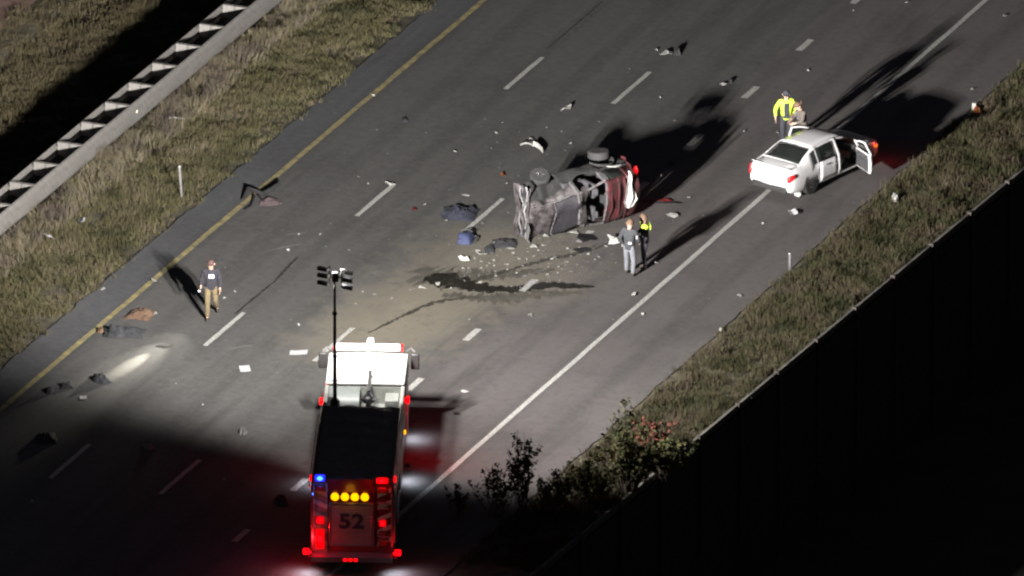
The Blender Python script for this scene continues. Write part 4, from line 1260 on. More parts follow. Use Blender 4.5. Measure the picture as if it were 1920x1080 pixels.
# the walker with a torch
def walker():
    J = stand(.06, step=.3, spread=.1); J['Lkn'] = (-.13, .02, .5); J['Lan'] = (-.17, -.34, .17); J['Lft'] = (-.19, -.22, .06)
    J['look'] = (.1, 1, -.25)
    J['Rel'] = (.28, -.02, 1.2); J['Rwr'] = (.3, .16, 1.0)
    def ex(t, J):
        pr = MB().grid(lambda u, v: (-.09 + .15 * u, .185 + .0 * v - .04 * (u - .5) ** 2, 1.29 + .11 * v), 6, 6, .004)
        pr.build('chest_print', M['print_white'], t)
        MB().box((.19, .02, .93), (.05, .12, .12)).build('belt_pouch', M['black_plastic'], t, bevel=.01)
    p = person(at(396, 594), 268, 'person in black sweatshirt and khaki trousers walking with a torch', J,
               dict(skin=M['skin_pale'], top=M['hoodie'], legs=M['khaki'], hair=M['cap_red'], brim='peak'), ex, 1.06)
    bpy.context.view_layer.update()
    # torch held in the right hand (a thing of its own)
    hand = p.matrix_world @ Vector((.3, .25, .96))
    tgt = at(246, 683)
    d = (tgt - hand).normalized()
    f = empty('torch', hand); tag(f, 'small silver torch held in the right hand of the walking person', 'torch')
    rot = d.to_track_quat('Y', 'Z').to_matrix()
    b = MB(); b.X = rot.to_4x4()
    b.lathe([(-.14, .016), (.04, .017), (.06, .026), (.1, .028)], 1, 14); b.build('barrel', M['chrome'], f)
    b = MB(); b.X = rot.to_4x4(); b.lathe([(.101, .022), (.104, .022)], 1, 14); b.build('lens', M['lamp_white'], f)
    lamp('torch_beam', 'SPOT', f, rot @ Vector((0, .13, 0)), 9000, (1, .94, .76), R(9.5), 1.0, .02, d)
    lamp('torch_halo', 'SPOT', f, rot @ Vector((0, .13, 0)), 2200, (1, .95, .8), R(26), 1.0, .02, d)
    lamp('torch_spill', 'SPOT', f, rot @ Vector((0, .13, 0)), 260, (1, .95, .82), R(60), .9, .02, d)
walker()

# two people below the wreck
J = stand(.05, spread=.12); J['Lkn'] = (-.15, .12, .5); J['Lan'] = (-.17, .14, .085); J['Lft'] = (-.2, .3, .045); J['look'] = (-.6, 1, -.2); J['Rel'] = (.3, .02, 1.2); J['Rwr'] = (.24, .2, 1.08); J['Lel'] = (-.3, -.04, 1.2); J['Lwr'] = (-.27, .1, .97)
def ex1(t, J):
    MB().box((.285, -.02, 1.32), (.03, .1, .09)).build('sleeve_patch', M['print_white'], t, bevel=.01)
    MB().box((.1, -.16, 1.14), (.1, .012, .05)).build('back_stripe', M['print_white'], t)
    MB().box((-.2, -.02, .98), (.06, .12, .08)).build('belt_pouch', M['plastic_grey'], t, bevel=.01)
person(at(1180, 518), 62, 'person in charcoal jacket and light grey trousers standing by the wreck', J,
       dict(skin=M['skin_pale'], top=M['jacket_grey'], legs=M['trouser_grey'], hair=M['hair']), ex1, 1.04)
J = stand(.04, spread=.1); J['look'] = (.2, 1, -.2); J['Rel'] = (.28, .06, 1.2); J['Rwr'] = (.12, .22, 1.15); J['Lel'] = (-.28, .05, 1.2); J['Lwr'] = (-.12, .2, 1.1)
def ex2(t, J):
    for sg in (-1, 1):
        MB().ball((sg * .2, .02, 1.46), (.1, .12, .1), 10, 7).build('hi_vis_shoulder', M['hivis'], t)
    MB().box((0, -.16, 1.42), (.34, .03, .16)).build('hi_vis_yoke', M['hivis'], t, bevel=.01)
person(at(1209, 503), 185, 'person in dark uniform with yellow hi-vis shoulders beside the grey trousered person', J,
       dict(skin=M['skin'], top=M['uniform_dark'], legs=M['uniform_dark'], hair=M['hair']), ex2, 1.0)

# two people at the far side of the sedan
J = stand(.05, spread=.11); J['look'] = (.1, 1, -.35); J['Lel'] = (-.31, .02, 1.2); J['Lwr'] = (-.2, .24, 1.1); J['Rel'] = (.33, -.02, 1.2); J['Rwr'] = (.33, .1, .96)
def ex3(t, J):
    MB().grid(lambda u, v: (-.075 + .15 * u, .172 - .05 * (u - .5) ** 2 + .0 * v, .95 + .5 * v), 4, 8, .006).build('open_shirt_front', M['uniform_dark'], t)
    MB().box((0, .02, .99), (.36, .29, .06)).build('belt', M['black_plastic'], t, bevel=.015)
person(at(1474, 273), 272, 'person in bright yellow hi-vis jacket and dark trousers behind the white sedan', J,
       dict(skin=M['skin_pale'], top=M['hivis'], legs=M['uniform_dark'], hair=M['uniform_dark'], brim='peak'), ex3, 1.03)
J = stand(.2, spread=.13); J['head'] = (0, .2, 1.66); J['neck'] = (0, .12, 1.52); J['chest'] = (0, .07, 1.32); J['look'] = (-.2, 1, -.5)
for s, sg in (('R', 1), ('L', -1)):
    J[s + 'sh'] = (sg * .2, .09, 1.45); J[s + 'el'] = (sg * .27, .16, 1.2); J[s + 'wr'] = (sg * .16, .38, 1.12)
def ex4(t, J):
    MB().box((0, .02, .98), (.38, .3, .07)).build('belt', M['black_plastic'], t, bevel=.015)
    MB().box((.17, .04, 1.2), (.07, .2, .2)).build('vest_panel', M['plastic_grey'], t, bevel=.02)
person(at(1506, 286), 205, 'person in tan uniform and brown hat leaning in beside the hi-vis jacket wearer', J,
       dict(skin=M['skin_pale'], top=M['tan'], legs=M['brown_trouser'], hair=M['hair'], brim='round'), ex4, .98)

# ------------------------------------------------------------------ delineator posts
def delineator(px, py, h, label, lean):
    p = at(px, py)
    t = tag(empty('delineator_post', p), label, 'marker post', 'delineator posts along the verges')
    MB().grid(lambda u, v: (-.03 + .06 * u + lean * v, .025 * math.cos((u - .5) * 3), h * v), 6, 6, .008).build('post', M['plastic_grey'], t)
    MB().box((lean, .03, h - .1), (.06, .012, .12)).build('reflector', M['plastic_white'], t)
    MB().ball((lean, .01, h + .01), (.04, .03, .03), 8, 5).build('post_cap', M['plastic_white'], t)
delineator(341, 372, 1.05, 'slim pale marker post in the left grass below the guardrail', -.08)
delineator(1480, 510, .6, 'short white marker post at the right pavement edge', .0)

# ------------------------------------------------------------------ debris
def crumple(name, label, cat, m, px, py, L, Wd, H, rot=0, seed=0, group=None, nu=16, nv=12, par=None):
    """a heap of cloth or crushed sheet, closed underneath"""
    p = at(px, py)
    def top(u, v):
        x, y = (u - .5), (v - .5)
        e = max(0, 1 - (2 * abs(x)) ** 3) * max(0, 1 - (2 * abs(y)) ** 3)
        k = 1 + .3 * mnoise.noise(Vector((math.atan2(y, x) * 1.5, seed, 3)))
        hh = H * e * (.55 + .9 * abs(mnoise.noise(Vector((x * 4 + seed, y * 4, seed * 1.7)))) + .35 * mnoise.noise(Vector((x * 9, y * 9 + seed, 2))))
        return (x * L * k, y * Wd * k, max(.006, hh))
    b = MB().grid(top, nu, nv, .008)
    o = b.build(name, m, par, smooth=50)
    o.location = p; o.rotation_euler = (0, 0, AZ * -1 + R(rot))
    o.rotation_euler = (0, 0, -AZ + R(rot))
    return tag(o, label, cat, group)

def shard(name, label, cat, m, px, py, L, Wd, bend=.08, rot=0, seed=0, lift=0.0, group=None, thick=.008, tilt=0):
    """a snapped plate: uneven angular outline, one or two folds, real thickness"""
    p = at(px, py)
    rnd = random.Random(seed)
    b = MB()
    if name == 'paper':
        k = rnd.uniform(.5, 2)
        b.grid(lambda u, v: ((u - .5) * L + .1 * (v - .5) * L, (v - .5) * Wd, .012 + bend * (abs(u - .4) * k + .4 * abs(math.sin(v * 5 + seed)))), 8, 6, .003)
    else:
        n = rnd.randint(7, 10)
        long_ = L / max(Wd, .01)
        an = sorted(rnd.uniform(0, 2 * math.pi) for _ in range(n))
        an = [2 * math.pi * (i + rnd.uniform(-.3, .3)) / n for i in range(n)]
        rim = [(math.cos(w) * L / 2 * rnd.uniform(.6, 1.15), math.sin(w) * Wd / 2 * rnd.uniform(.5, 1.2)) for w in an]
        fd = rnd.uniform(-.6, .6); f2 = rnd.uniform(-.3, .3)
        def zz(x, y):
            q = (x / L * math.cos(fd) + y / Wd * math.sin(fd))
            return .02 + bend * (1.0 - 1.7 * abs(q - f2)) * (1 if abs(q) < .6 else .5) + bend * .5 * mnoise.noise(Vector((x * 9, y * 9, seed)))
        rings = []
        for s_ in (0.0, .4, .75, 1.0):
            rings.append([(x * s_, y * s_) for x, y in rim])
        V = []; F = []
        for rg_ in rings[1:]:
            V += [(x, y, max(.012, zz(x, y))) for x, y in rg_]
        V.append((0, 0, max(.012, zz(0, 0)))); c = len(V) - 1
        for k in range(n):
            F.append((c, k, (k + 1) % n))
            for q in range(2):
                F.append((q * n + k, (q + 1) * n + k, (q + 1) * n + (k + 1) % n, q * n + (k + 1) % n))
        m0 = len(V); V += [(x, y, z - thick) for x, y, z in V]
        F += [tuple(m0 + i for i in reversed(f)) for f in F]
        for k in range(n):
            a_, b_ = 2 * n + k, 2 * n + (k + 1) % n
            F.append((b_, a_, a_ + m0, b_ + m0))
        b.add(V, F)
    o = b.build(name, m, None, smooth=25)
    o.location = p; o.rotation_euler = (0, 0, -AZ + R(rot))
    return tag(o, label, cat, group)

# black bumper with its strut loops, and the pinkish panel beside it
def bumper():
    p0, p1, p2, p3 = at(455, 378), at(466, 366), at(492, 372), at(525, 360)
    t = tag(empty('torn_bumper', p1), 'black torn off bumper lying across the yellow edge line', 'bumper')
    o = p1
    L_ = lambda q, h: (q - o) + Vector((0, 0, h))
    MB().tube([L_(p0, .05), L_(p1, .22), L_((p1 + p2) / 2, .2), L_(p2, .16), L_((p2 + p3) / 2, .2), L_(p3, .3)], [.05, .08, .07, .07, .08, .05], 8).build('bar', M['black_plastic'], t)
    MB().tube([L_(at(478, 374), .16), L_(at(470, 388), .04), L_(at(458, 394), .03)], .03, 6).tube([L_(at(484, 374), .15), L_(at(498, 384), .03)], .03, 6).build('strut', M['dark_steel'], t)
bumper()
shard('body_panel', 'dusty pink crumpled body panel beside the black torn off bumper', 'panel', M['pink_panel'], 510, 383, .8, .95, .12, 15, 3)
crumple('jacket', 'dark navy jacket heaped on the road above the blue backpack', 'jacket', M['cloth_navy'], 862, 402, 1.1, 1.15, .26, -8, 4.2)
def backpack():
    p = at(873, 452)
    t = tag(empty('backpack', p, -AZ + R(-10)), 'blue backpack lying on the road left of the wreck', 'backpack')
    def shell(u, v):
        x, y = 2 * u - 1, 2 * v - 1
        e = (1 - x ** 4) * (1 - y ** 4)
        return (x * .25 * (1 + .12 * y), y * .36, .02 + .26 * e ** .5 * (.85 + .25 * math.sin(3 * x + 1) * math.cos(2 * y)) + .02 * mnoise.noise(Vector((x * 4, y * 4, 1))))
    b = MB().grid(shell, 14, 14, .01)
    o = b.build('bag', M['cloth_blue'], t)
    MB().ball((-.05, -.12, .2), (.19, .17, .13), 12, 8).build('pocket', M['cloth_blue'], t)
    MB().tube([(.2, .2, .1), (.36, .1, .14), (.38, -.12, .1), (.25, -.26, .04)], .025, 6).tube([(-.18, .22, .18), (-.05, .3, .28), (.1, .26, .24)], .02, 6).build('strap', M['cloth_dark'], t)
    MB().tube([(-.2, .22, .25), (0, .27, .3), (.2, .18, .25)], .015, 6).build('zip', M['chrome'], t)
backpack()
def white_panel():
    p = at(997, 278)
    t = tag(empty('trim_panel', p, -AZ), 'white bent trim panel in two joined pieces left of the raised wheel', 'panel')
    MB().grid(lambda u, v: (-.36 + .42 * u, .1 - .12 * u + .2 * (v - .5), .1 + .08 * math.sin(u * 3) + .03 * math.sin(v * 5)), 8, 5, .012).build('arm', M['plastic_white'], t)
    MB().grid(lambda u, v: (.04 + .3 * u, .02 - .5 * u * u + .28 * (v - .5), .12 + .12 * math.sin(v * 3.1) - .04 * u), 8, 6, .012).build('flare', M['plastic_white'], t)
white_panel()

PW, PG, CD = M['plastic_white'], M['plastic_grey'], M['cloth_dark']
for a in [
    ('plastic_shard', 'small white shard just above the white bent trim panel', 'shard', PW, 996, 263, .22, .2, .05, 0, 11),
    ('plastic_shard', 'curled white fragment alone in the second lane above the raised wheel', 'shard', PW, 1062, 206, .34, .5, .12, -30, 12),
    ('plastic_shard', 'white and grey fragment near the top between the lane dashes', 'shard', PW, 1250, 102, .42, .35, .08, -5, 13),
    ('plastic_shard', 'tiny pale fragment left of the white fragment near the top', 'shard', PW, 1231, 95, .14, .2, .05, 0, 14),
    ('plastic_shard', 'pointed white fragment lying left of the dotted lane line', 'shard', PW, 1356, 160, .28, .3, .08, 40, 15),
    ('trim_panel', 'white curved trim panel right of the overturned vehicle', 'panel', PW, 1260, 406, .45, .4, .08, -12, 16),
    ('trim_panel', 'white sheet like panel beside the person in charcoal jacket', 'panel', PW, 1155, 456, .5, .75, .2, 35, 17),
    ('trim_panel', 'longer white bar shaped trim piece under the wreck', 'panel', PW, 1077, 438, .4, .25, .06, -4, 18),
    ('trim_panel', 'shorter white bar shaped trim piece under the wreck', 'panel', PW, 1053, 435, .26, .22, .05, 4, 19),
    ('glass_sheet', 'grey crazed glass sheet on the road below the torn roof', 'glass', M['wreck_glass'], 1098, 448, .8, 1.0, .06, 25, 20),
    ('trim_strip', 'dark red long trim strip behind the wreck pointing to the edge line', 'trim strip', M['red_plastic'], 1222, 378, 1.35, .22, .06, -6, 21),
    ('trim_strip', 'black long trim strip lying against the dark red strip', 'trim strip', M['black_plastic'], 1250, 383, .95, .2, .06, -10, 22),
    ('floor_mat', 'black flat mat between the wreck and the two people', 'mat', M['black_plastic'], 1090, 470, .62, .5, .03, 10, 23),
    ('trim_strip', 'thin dark strip at the end of the torch beam pool', 'trim strip', M['black_plastic'], 308, 649, .52, .22, .02, 4, 24),
    ('paper', 'white paper square on the road left of the fire engine', 'paper', M['paper'], 459, 692, .33, .5, .015, 10, 25),
    ('paper', 'long pale sheet on the road between paper square and fire engine mast', 'paper', M['paper'], 560, 662, .55, .38, .02, 4, 26),
    ('paper', 'small white slip under the torch pool beside dark rags', 'paper', M['paper'], 156, 746, .22, .25, .01, 8, 27),
    ('plastic_shard', 'white shard on the road right of the fire engine cab', 'shard', PW, 872, 736, .16, .3, .05, 50, 28),
    ('trim_strip', 'small black strip at the edge of the cab shadow', 'trim strip', M['black_plastic'], 856, 777, .28, .2, .04, -5, 29),
    ('plastic_shard', 'white chunk at the left tip of the oily streak', 'shard', PW, 793, 541, .3, .35, .08, 5, 30),
    ('plastic_shard', 'smaller white chunk above the left part of the oily streak', 'shard', PW, 821, 535, .18, .25, .06, -20, 31),
    ('plastic_shard', 'upright white chunk lowest in the broken heap left of the wreck', 'shard', PW, 868, 488, .18, .5, .12, 60, 32),
    ('plastic_shard', 'white chunk left of the pale bar in the broken heap', 'shard', PW, 903, 479, .26, .42, .1, 50, 33),
    ('plastic_shard', 'white block beside the dark rags below the wreck nose', 'shard', PW, 929, 459, .18, .25, .08, 0, 34),
    ('trim_strip', 'pale bar lying under the wreck nose', 'trim strip', PW, 955, 467, .36, .18, .04, 6, 35),
    ('plastic_shard', 'white piece below the grille of the wreck', 'shard', PW, 1000, 464, .26, .25, .06, 0, 36),
    ('plastic_shard', 'white piece touching the bottom of the torn nose', 'shard', PW, 1024, 444, .2, .25, .06, 20, 37),
    ('plastic_shard', 'white speck of trim alone above the short dash before the truck', 'shard', PW, 994, 593, .18, .25, .07, 10, 38),
    ('plastic_shard', 'white lump under the rear corner of the sedan', 'shard', PW, 1496, 367, .18, .4, .14, 40, 39),
    ('paper', 'crumpled white paper on the shoulder below the sedan', 'paper', M['paper'], 1487, 401, .25, .4, .08, 20, 40),
    ('plastic_shard', 'pale piece on the right shoulder short of the marker post', 'shard', PW, 1387, 555, .18, .2, .04, -10, 41),
    ('plastic_shard', 'pale piece at the shoulder edge by the right grass', 'shard', PW, 1352, 620, .15, .25, .04, 10, 42),
    ('plastic_shard', 'pale bar above the navy jacket', 'shard', PW, 874, 367, .3, .2, .03, 0, 43),
    ('plastic_shard', 'red chip on the road left of the navy jacket', 'shard', M['red_plastic'], 777, 394, .2, .3, .05, 0, 44),
    ('plastic_shard', 'yellowish chip left of the wreck nose', 'shard', M['orange_plastic'], 943, 330, .2, .3, .08, 0, 45),
    ('plastic_shard', 'white chip alone far left of the wreck nose', 'shard', PW, 853, 285, .16, .2, .05, 0, 46),
    ('plastic_shard', 'forked white scrap at the tip of a lane dash', 'shard', PW, 732, 347, .26, .5, .08, 45, 47),
    ('plastic_shard', 'white chip at the heel of the person in charcoal jacket', 'shard', PW, 1230, 494, .14, .25, .05, 20, 48),
    ('plastic_shard', 'white chip just inside the white edge line', 'shard', PW, 1189, 553, .16, .3, .06, 0, 49),
    ('plastic_shard', 'pale chip on the left shoulder near the grass', 'shard', PW, 193, 543, .14, .2, .04, 0, 50),
    ('plastic_shard', 'pale chip on the yellow line above the brown cloth', 'shard', PW, 288, 527, .2, .3, .04, 30, 51),
    ('plastic_shard', 'white chip beside the brown cloth', 'shard', PW, 292, 590, .14, .2, .05, 0, 52),
    ('litter_board', 'weathered pale board in the brush under the guardrail', 'board', M['wood'], 243, 300, .95, .3, .05, 10, 53),
    ('litter', 'crumpled pale litter in the left grass low by the guardrail', 'litter', M['paper'], 153, 416, .3, .5, .12, 0, 54),
    ('litter', 'pale litter at the left picture edge in the grass', 'litter', M['paper'], 93, 448, .22, .5, .12, 50, 55),
    ('litter', 'pale can shaped litter above the board in the brush', 'litter', M['paper'], 330, 225, .6, .2, .1, 5, 56),
    ('trim_strip', 'short pale strip at the far right top of the shoulder', 'trim strip', PW, 1884, 30, .2, .2, .03, 0, 57),
]:
    shard(*a)
for a in [
    ('cloth', 'brown cloth heap beside the yellow edge line', 'cloth', M['cloth_brown'], 265, 590, .8, .9, .17, -15, 1.3),
    ('blanket', 'long black blanket lying across the faded yellow line', 'blanket', CD, 228, 625, 1.3, .85, .28, -6, 2.4),
    ('cloth', 'small brown rag at the left end of the black blanket', 'cloth', M['cloth_brown'], 189, 621, .22, .35, .15, 0, 3.3),
    ('cloth', 'grey dark cloth at the near end of the torch pool', 'cloth', M['jacket_grey'], 188, 712, .5, .75, .2, 25, 5.1),
    ('cloth', 'flat dark rag left of the grey cloth', 'cloth', CD, 124, 724, .45, .5, .12, 10, 6.2),
    ('cloth', 'dark rag farthest left beside the flat rag', 'cloth', CD, 92, 734, .28, .5, .16, 10, 7.7),
    ('bag', 'dark bag with pale tabs in the unlit road at the left', 'bag', CD, 86, 822, .65, .9, .16, 0, 8.8),
    ('shoe', 'pale and dark lump on the road left of the fire engine', 'shoe', M['plastic_grey'], 278, 838, .3, .5, .22, 20, 9.1),
    ('box', 'small dark box shaped lump left of the fire engine', 'box', M['plastic_grey'], 455, 811, .28, .45, .18, 0, 10.3),
    ('cloth', 'black lump beside the back of the fire engine', 'cloth', CD, 527, 942, .4, .7, .25, 0, 11.4),
    ('cloth', 'dark rag heap below the nose of the wreck', 'cloth', CD, 945, 457, .85, .8, .14, 0, 12.5),
    ('cloth', 'dark lump in the middle of the broken heap', 'cloth', CD, 919, 469, .35, .55, .16, 0, 13.6),
    ('cloth', 'dark debris heap where the oily streak begins', 'cloth', M['spill'], 838, 524, .9, 1.1, .1, 10, 14.7),
    ('cloth', 'black scrap right of the white fragment near the top', 'cloth', CD, 1271, 99, .22, .5, .2, 0, 15.8),
    ('cloth', 'black scrap at the end of the pointed white fragment', 'cloth', CD, 1370, 153, .15, .35, .12, 0, 16.9),
    ('bag', 'white plastic bag in the right grass below the sedan', 'bag', M['cloth_white'], 1678, 374, .22, .5, .2, 0, 17.2),
    ('cone_piece', 'orange and white broken object at the right grass edge', 'broken object', M['orange_plastic'], 1832, 208, .28, .6, .22, 0, 18.4),
    ('litter', 'grey lump right of the orange broken object', 'litter', M['plastic_grey'], 1852, 192, .2, .4, .15, 0, 19.4),
    ('cloth', 'dark chip on the road left of the upper lane dashes', 'cloth', CD, 759, 226, .22, .3, .08, 0, 20.1),
    ('cloth', 'dark chip right of the wreck shadow', 'cloth', CD, 1258, 308, .14, .3, .08, 0, 21.1),
]:
    crumple(*a)
MB().box(at(1823, 203) + Vector((0, 0, .12)), (.12, .12, .2)).build('white_band', M['plastic_white'], bpy.data.objects['cone_piece']).name = 'white_band'
o = bpy.data.objects['white_band']
o.data.transform(Matrix.Translation(-at(1823, 203))); o.location = (-.1, .05, .03)

# a dozen or more look-alike plastic bits spilling below the wreck
def bits():
    base = shard('plastic_bit', 'thumb sized white plastic bit in the spill of fragments below the wreck', 'plastic bit', PW, 1000, 480, .085, .1, .025, 0, 70, group='white bits spilled below the wreck')
    r = random.Random(5)
    L = base['label']
    for k in range(70):
        while True:
            px = r.gauss(985, 75); py = 486 - (px - 985) * .12 + r.gauss(0, 22)
            if 840 < px < 1150 and 430 + max(0, (1150 - px)) * .03 < py < 560: break
        c = base.copy(); col.objects.link(c); c.location = at(px, py); c.rotation_euler = (0, 0, r.uniform(0, 6)); s = r.uniform(.45, 1.2); c.scale = (s, s * r.uniform(.6, 1.3), s)
    base.location = at(1010, 470)
    base2 = shard('road_chip', 'tiny pale chip on the road away from the wreck', 'chip', PW, 700, 300, .1, .1, .03, 0, 71, group='tiny pale chips scattered over the lanes')
    spots = [(680, 548), (703, 554), (667, 571), (1025, 240), (1053, 247), (1123, 229), (1060, 283), (1070, 270), (1238, 183), (1265, 227), (1395, 247), (1515, 133), (1458, 250), (672, 333), (797, 385), (950, 345), (905, 420), (838, 415),
             (620, 420), (655, 470), (600, 440), (420, 560), (440, 548), (1330, 560), (1318, 405), (1240, 330), (1292, 372), (930, 250), (1180, 130), (700, 180), (800, 250), (540, 470), (560, 440), (735, 560), (770, 545), (880, 600), (1150, 600), (1205, 590), (1430, 420),
             (60, 940), (420, 900), (380, 760), (330, 720), (520, 700), (560, 610), (1600, 20), (1700, 6), (1822, 168)]
    for px, py in spots:
        c = base2.copy(); col.objects.link(c); c.location = at(px, py); c.rotation_euler = (0, 0, r.uniform(0, 6)); s = r.uniform(.6, 1.5); c.scale = (s, s, s)
    base2.location = at(690, 345)
bits()
def crumbs():
    V = []; F = []
    for k in range(2600):
        if k % 3:
            px = random.gauss(1000, 90); py = 480 + random.gauss(0, 38) - (px - 1000) * .1
        else:
            px = random.gauss(900, 260); py = random.gauss(430, 140)
        p = at(px, py)
        if not (X_L < p.x < X_R): continue
        s = random.uniform(.008, .03)
        o = len(V)
        for q in range(4):
            V.append(p + Vector((random.uniform(-s, s), random.uniform(-s, s), random.uniform(.002, s * 1.3))))
        F += [(o, o + 1, o + 2), (o, o + 2, o + 3), (o, o + 1, o + 3), (o + 1, o + 2, o + 3)]
    ob = MB().add(V, F).build('glass_crumbs', M['plastic_grey'], None, smooth=0, fix=False)
    tag(ob, 'fine glass and plastic crumbs strewn over the lanes', 'debris', kind='stuff')
crumbs()

# ------------------------------------------------------------------ vegetation
def blades(name, m, label, n, sampler, hrange, spread, per, width, seed, lean=.6):
    r = np.random.default_rng(seed)
    P = sampler(r, n)                      # n x 3 tuft positions, plus height factor
    n = len(P)
    B = n * per
    base = np.repeat(P[:, :3], per, 0) + np.c_[r.normal(0, spread, (B, 2)), np.zeros(B)]
    hf = np.repeat(P[:, 3], per) * r.uniform(hrange[0], hrange[1], B)
    ang = r.uniform(0, 2 * np.pi, B); ln = r.uniform(.1, lean, B) * hf
    la = np.repeat(r.uniform(0, 2 * np.pi, n), per) + r.normal(0, .9, B)
    d = np.c_[np.cos(la), np.sin(la), np.zeros(B)] * ln[:, None]
    s = np.c_[np.cos(ang), np.sin(ang), np.zeros(B)] * (width * r.uniform(.6, 1.4, B))[:, None]
    v0 = base - s; v1 = base + s
    mid = base + d * .35 + np.c_[np.zeros((B, 2)), hf * .6]
    v2 = mid + s * .75; v3 = mid - s * .75
    tip = base + d + np.c_[np.zeros((B, 2)), hf]
    V = np.stack([v0, v1, v2, v3, tip], 1).reshape(-1, 3)
    o = np.arange(B)[:, None] * 5
    quads = (o + np.array([[0, 1, 2, 3]])); tris = (o + np.array([[3, 2, 4]]))
    me = bpy.data.meshes.new(name)
    me.vertices.add(len(V)); me.vertices.foreach_set('co', V.astype(np.float32).ravel())
    loops = np.concatenate([quads.ravel(), tris.ravel()])
    me.loops.add(len(loops)); me.loops.foreach_set('vertex_index', loops.astype(np.int32))
    st = np.concatenate([np.arange(B) * 4, B * 4 + np.arange(B) * 3]); 
    me.polygons.add(2 * B); me.polygons.foreach_set('loop_start', st.astype(np.int32))
    me.update(calc_edges=True)
    at_ = me.attributes.new('tint', 'FLOAT', 'POINT')
    tint = np.repeat(np.clip(np.repeat(r.uniform(0, 1, n), per) * .7 + r.uniform(0, .3, B), 0, 1), 5)
    at_.data.foreach_set('value', tint.astype(np.float32))
    me.materials.append(m)
    ob = bpy.data.objects.new(name, me); col.objects.link(ob)
    return tag(ob, label, 'grass', kind='stuff')

def gz(x, y):
    z = -.03
    if x < -12: z = -.02 + hum(x, y) * min(1, (-12 - x) / 1.0) - .04
    if x < -17.2: z -= .12
    if x > 7.42: z = -.02 + hum(x, y, .5, .09) * min(1, (x - 7.42) / .8)
    return z
def area(x0, x1, y0, y1, thin=None, hmod=None):
    def f(r, n):
        out = []
        xs = r.uniform(x0, x1, n); ys = r.uniform(y0, y1, n); q = r.uniform(0, 1, n)
        for x, y, c in zip(xs, ys, q):
            if x1 > 9 and x > wall_x(y) - .12: continue
            k = 1.0
            pn = mnoise.noise(Vector((x * .8, y * .8, 5)))
            d = .72 + .9 * pn
            if thin: d *= thin(x, y)
            if c > d: continue
            hm = (hmod(x, y) if hmod else 1) * (1 + .75 * mnoise.noise(Vector((x * .9, y * .9, 8))) + .4 * mnoise.noise(Vector((x * 2.5, y * 2.5, 3))))
            out.append((x, y, gz(x, y), max(.25, hm)))
        return np.array(out)
    return f
def edge_l(x, y): return min(1, max(0, (-12.0 + .35 * mnoise.noise(Vector((1, y * 1.3, 2))) - x) / .9)) + .05
def edge_r(x, y): return min(1, max(.1, (x - 7.42 - .25 * mnoise.noise(Vector((3, y * 1.3, 2)))) / .5))
blades('grass', M['grass'], 'rough dry grass on the left verge between shoulder and guardrail', 26000, area(-16.4, -11.8, -22, 36, edge_l), (.06, .22), .08, 12, .008, 1)
blades('grass', M['grass_far'], 'rough grass beyond the guardrail at upper left', 30000, area(-24.2, -17.3, -6, 44), (.06, .2), .08, 10, .009, 2)
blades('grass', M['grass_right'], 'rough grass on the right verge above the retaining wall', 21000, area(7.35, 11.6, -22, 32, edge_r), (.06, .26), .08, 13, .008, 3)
o = blades('dead_brush', M['brush'], 'brown dead brush along the foot of the guardrail', 7500, area(-16.35, -15.0, -14, 40, lambda x, y: min(1, (-14.8 - x) / .7) * (1 if y > 2 else .7)), (.18, .42), .06, 9, .008, 4, .8)
o['category'] = 'brush'

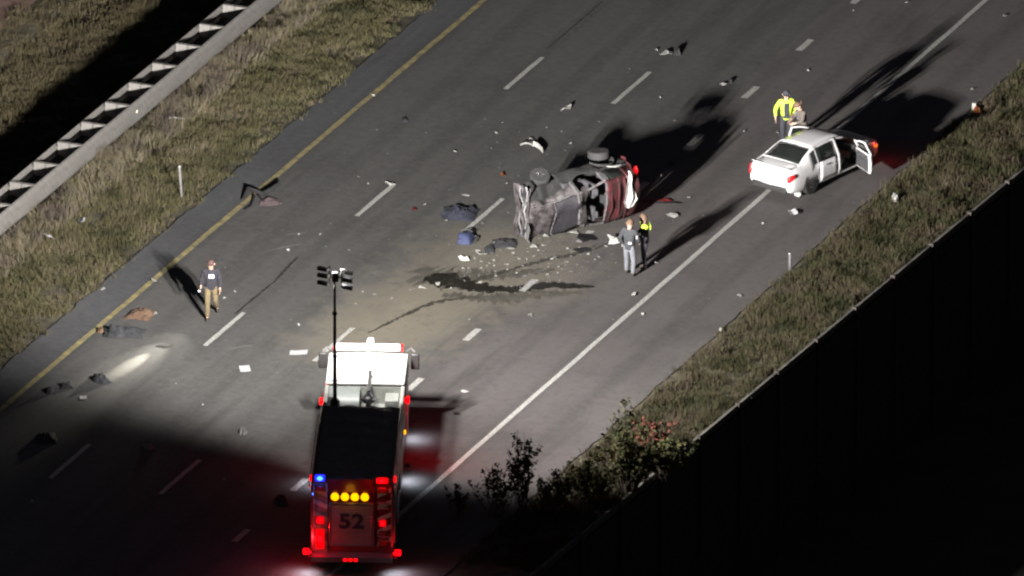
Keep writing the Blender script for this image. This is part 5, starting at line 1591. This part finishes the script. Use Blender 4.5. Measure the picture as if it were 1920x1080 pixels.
def shrub(px, py, h, spread, label, m, n_stem, seed, leaf=.05, per=40, cat='shrub', group='shrubs on the right bank'):
    r = random.Random(seed)
    p = at(px, py)
    t = tag(empty('shrub', p), label, cat, group)
    st = MB(); V = []; F = []; tint = []
    for k in range(n_stem):
        a = r.uniform(0, 6.28); q = r.uniform(.15, 1)
        hh = h * r.uniform(.55, 1) if k else h
        off = Vector((math.cos(a), math.sin(a), 0)) * spread * (q if k else .15)
        pts = []
        for s in range(6):
            f = s / 5
            pts.append(off * (.15 + .85 * f ** .8) + Vector((r.gauss(0, .03), r.gauss(0, .03), hh * f - .05)))
        st.tube(pts, [.022, .018, .014, .011, .008, .004], 5, cap=False)
        for s in range(7):
            f = r.uniform(.35, .95); i = min(4, int(f * 5)); b0 = pts[i].lerp(pts[i + 1], f * 5 - i)
            a2 = r.uniform(0, 6.28); ln = r.uniform(.12, .4) * h * .3
            tip = b0 + Vector((math.cos(a2) * ln * .8, math.sin(a2) * ln * .8, ln))
            st.tube([b0, b0.lerp(tip, .5) + Vector((0, 0, -.02)), tip], [.008, .006, .003], 4, cap=False)
            for q2 in range(per // 7 + 2):
                g = r.uniform(.2, 1.05); c = b0.lerp(tip, g) + Vector((r.gauss(0, .035), r.gauss(0, .035), r.gauss(0, .035)))
                L_ = leaf * r.uniform(.6, 1.3)
                u = Vector((r.gauss(0, 1), r.gauss(0, 1), r.gauss(0, .6))).normalized(); v = u.orthogonal().normalized()
                v = (v + u.cross(v) * r.uniform(-1, 1)).normalized()
                o = len(V); V += [c - u * L_, c + v * L_ * .5, c + u * L_, c - v * L_ * .5 + Vector((0, 0, .01))]; F.append((o, o + 1, o + 2, o + 3)); tint += [r.random()] * 4
    st.build('stems', M['bark'], t)
    fo = MB().add(V, F).build('foliage', m, t, smooth=0, fix=False)
    a_ = fo.data.attributes.new('tint', 'FLOAT', 'POINT'); a_.data.foreach_set('value', np.array(tint, np.float32))
    return t
shrub(978, 962, 2.73, 0.63, 'tall narrow dark shrub standing highest among the bank shrubs right of the truck', M['leaf_dark'], 18, 1, 0.062, 54)
shrub(930, 966, 1.84, 0.92, 'open dark shrub leaning towards the fire engine left of the tall narrow shrub', M['leaf_dark'], 15, 2, 0.062, 38)
shrub(1040, 968, 1.68, 0.86, 'low dark shrub just right of the tall narrow shrub', M['leaf_dark'], 20, 3, 0.062, 44)
shrub(858, 972, 1.16, 0.40, 'smallest thin shrub nearest to the fire engine', M['leaf_dark'], 8, 4, 0.056, 28)
shrub(1110, 945, 1.58, 1.03, 'olive and brown leafy shrub between tall narrow shrub and red leaved shrub', M['leaf'], 30, 5, 0.069, 54)
shrub(1175, 925, 2.31, 1.15, 'largest olive leafy shrub with a bare pointed top at the end of the verge', M['leaf'], 34, 6, 0.069, 57)
shrub(1172, 905, 2.94, 0.40, 'thin spiky dark shrub rising out of the largest olive shrub', M['leaf_dark'], 10, 7, 0.062, 35)
shrub(1222, 845, 1.00, 0.69, 'red leaved shrub at the lower end of the right verge', M['leaf_red'], 20, 8, 0.069, 54)
shrub(1245, 895, 1.26, 0.92, 'olive shrub below the red leaved shrub at the wall end', M['leaf'], 27, 9, 0.069, 51)
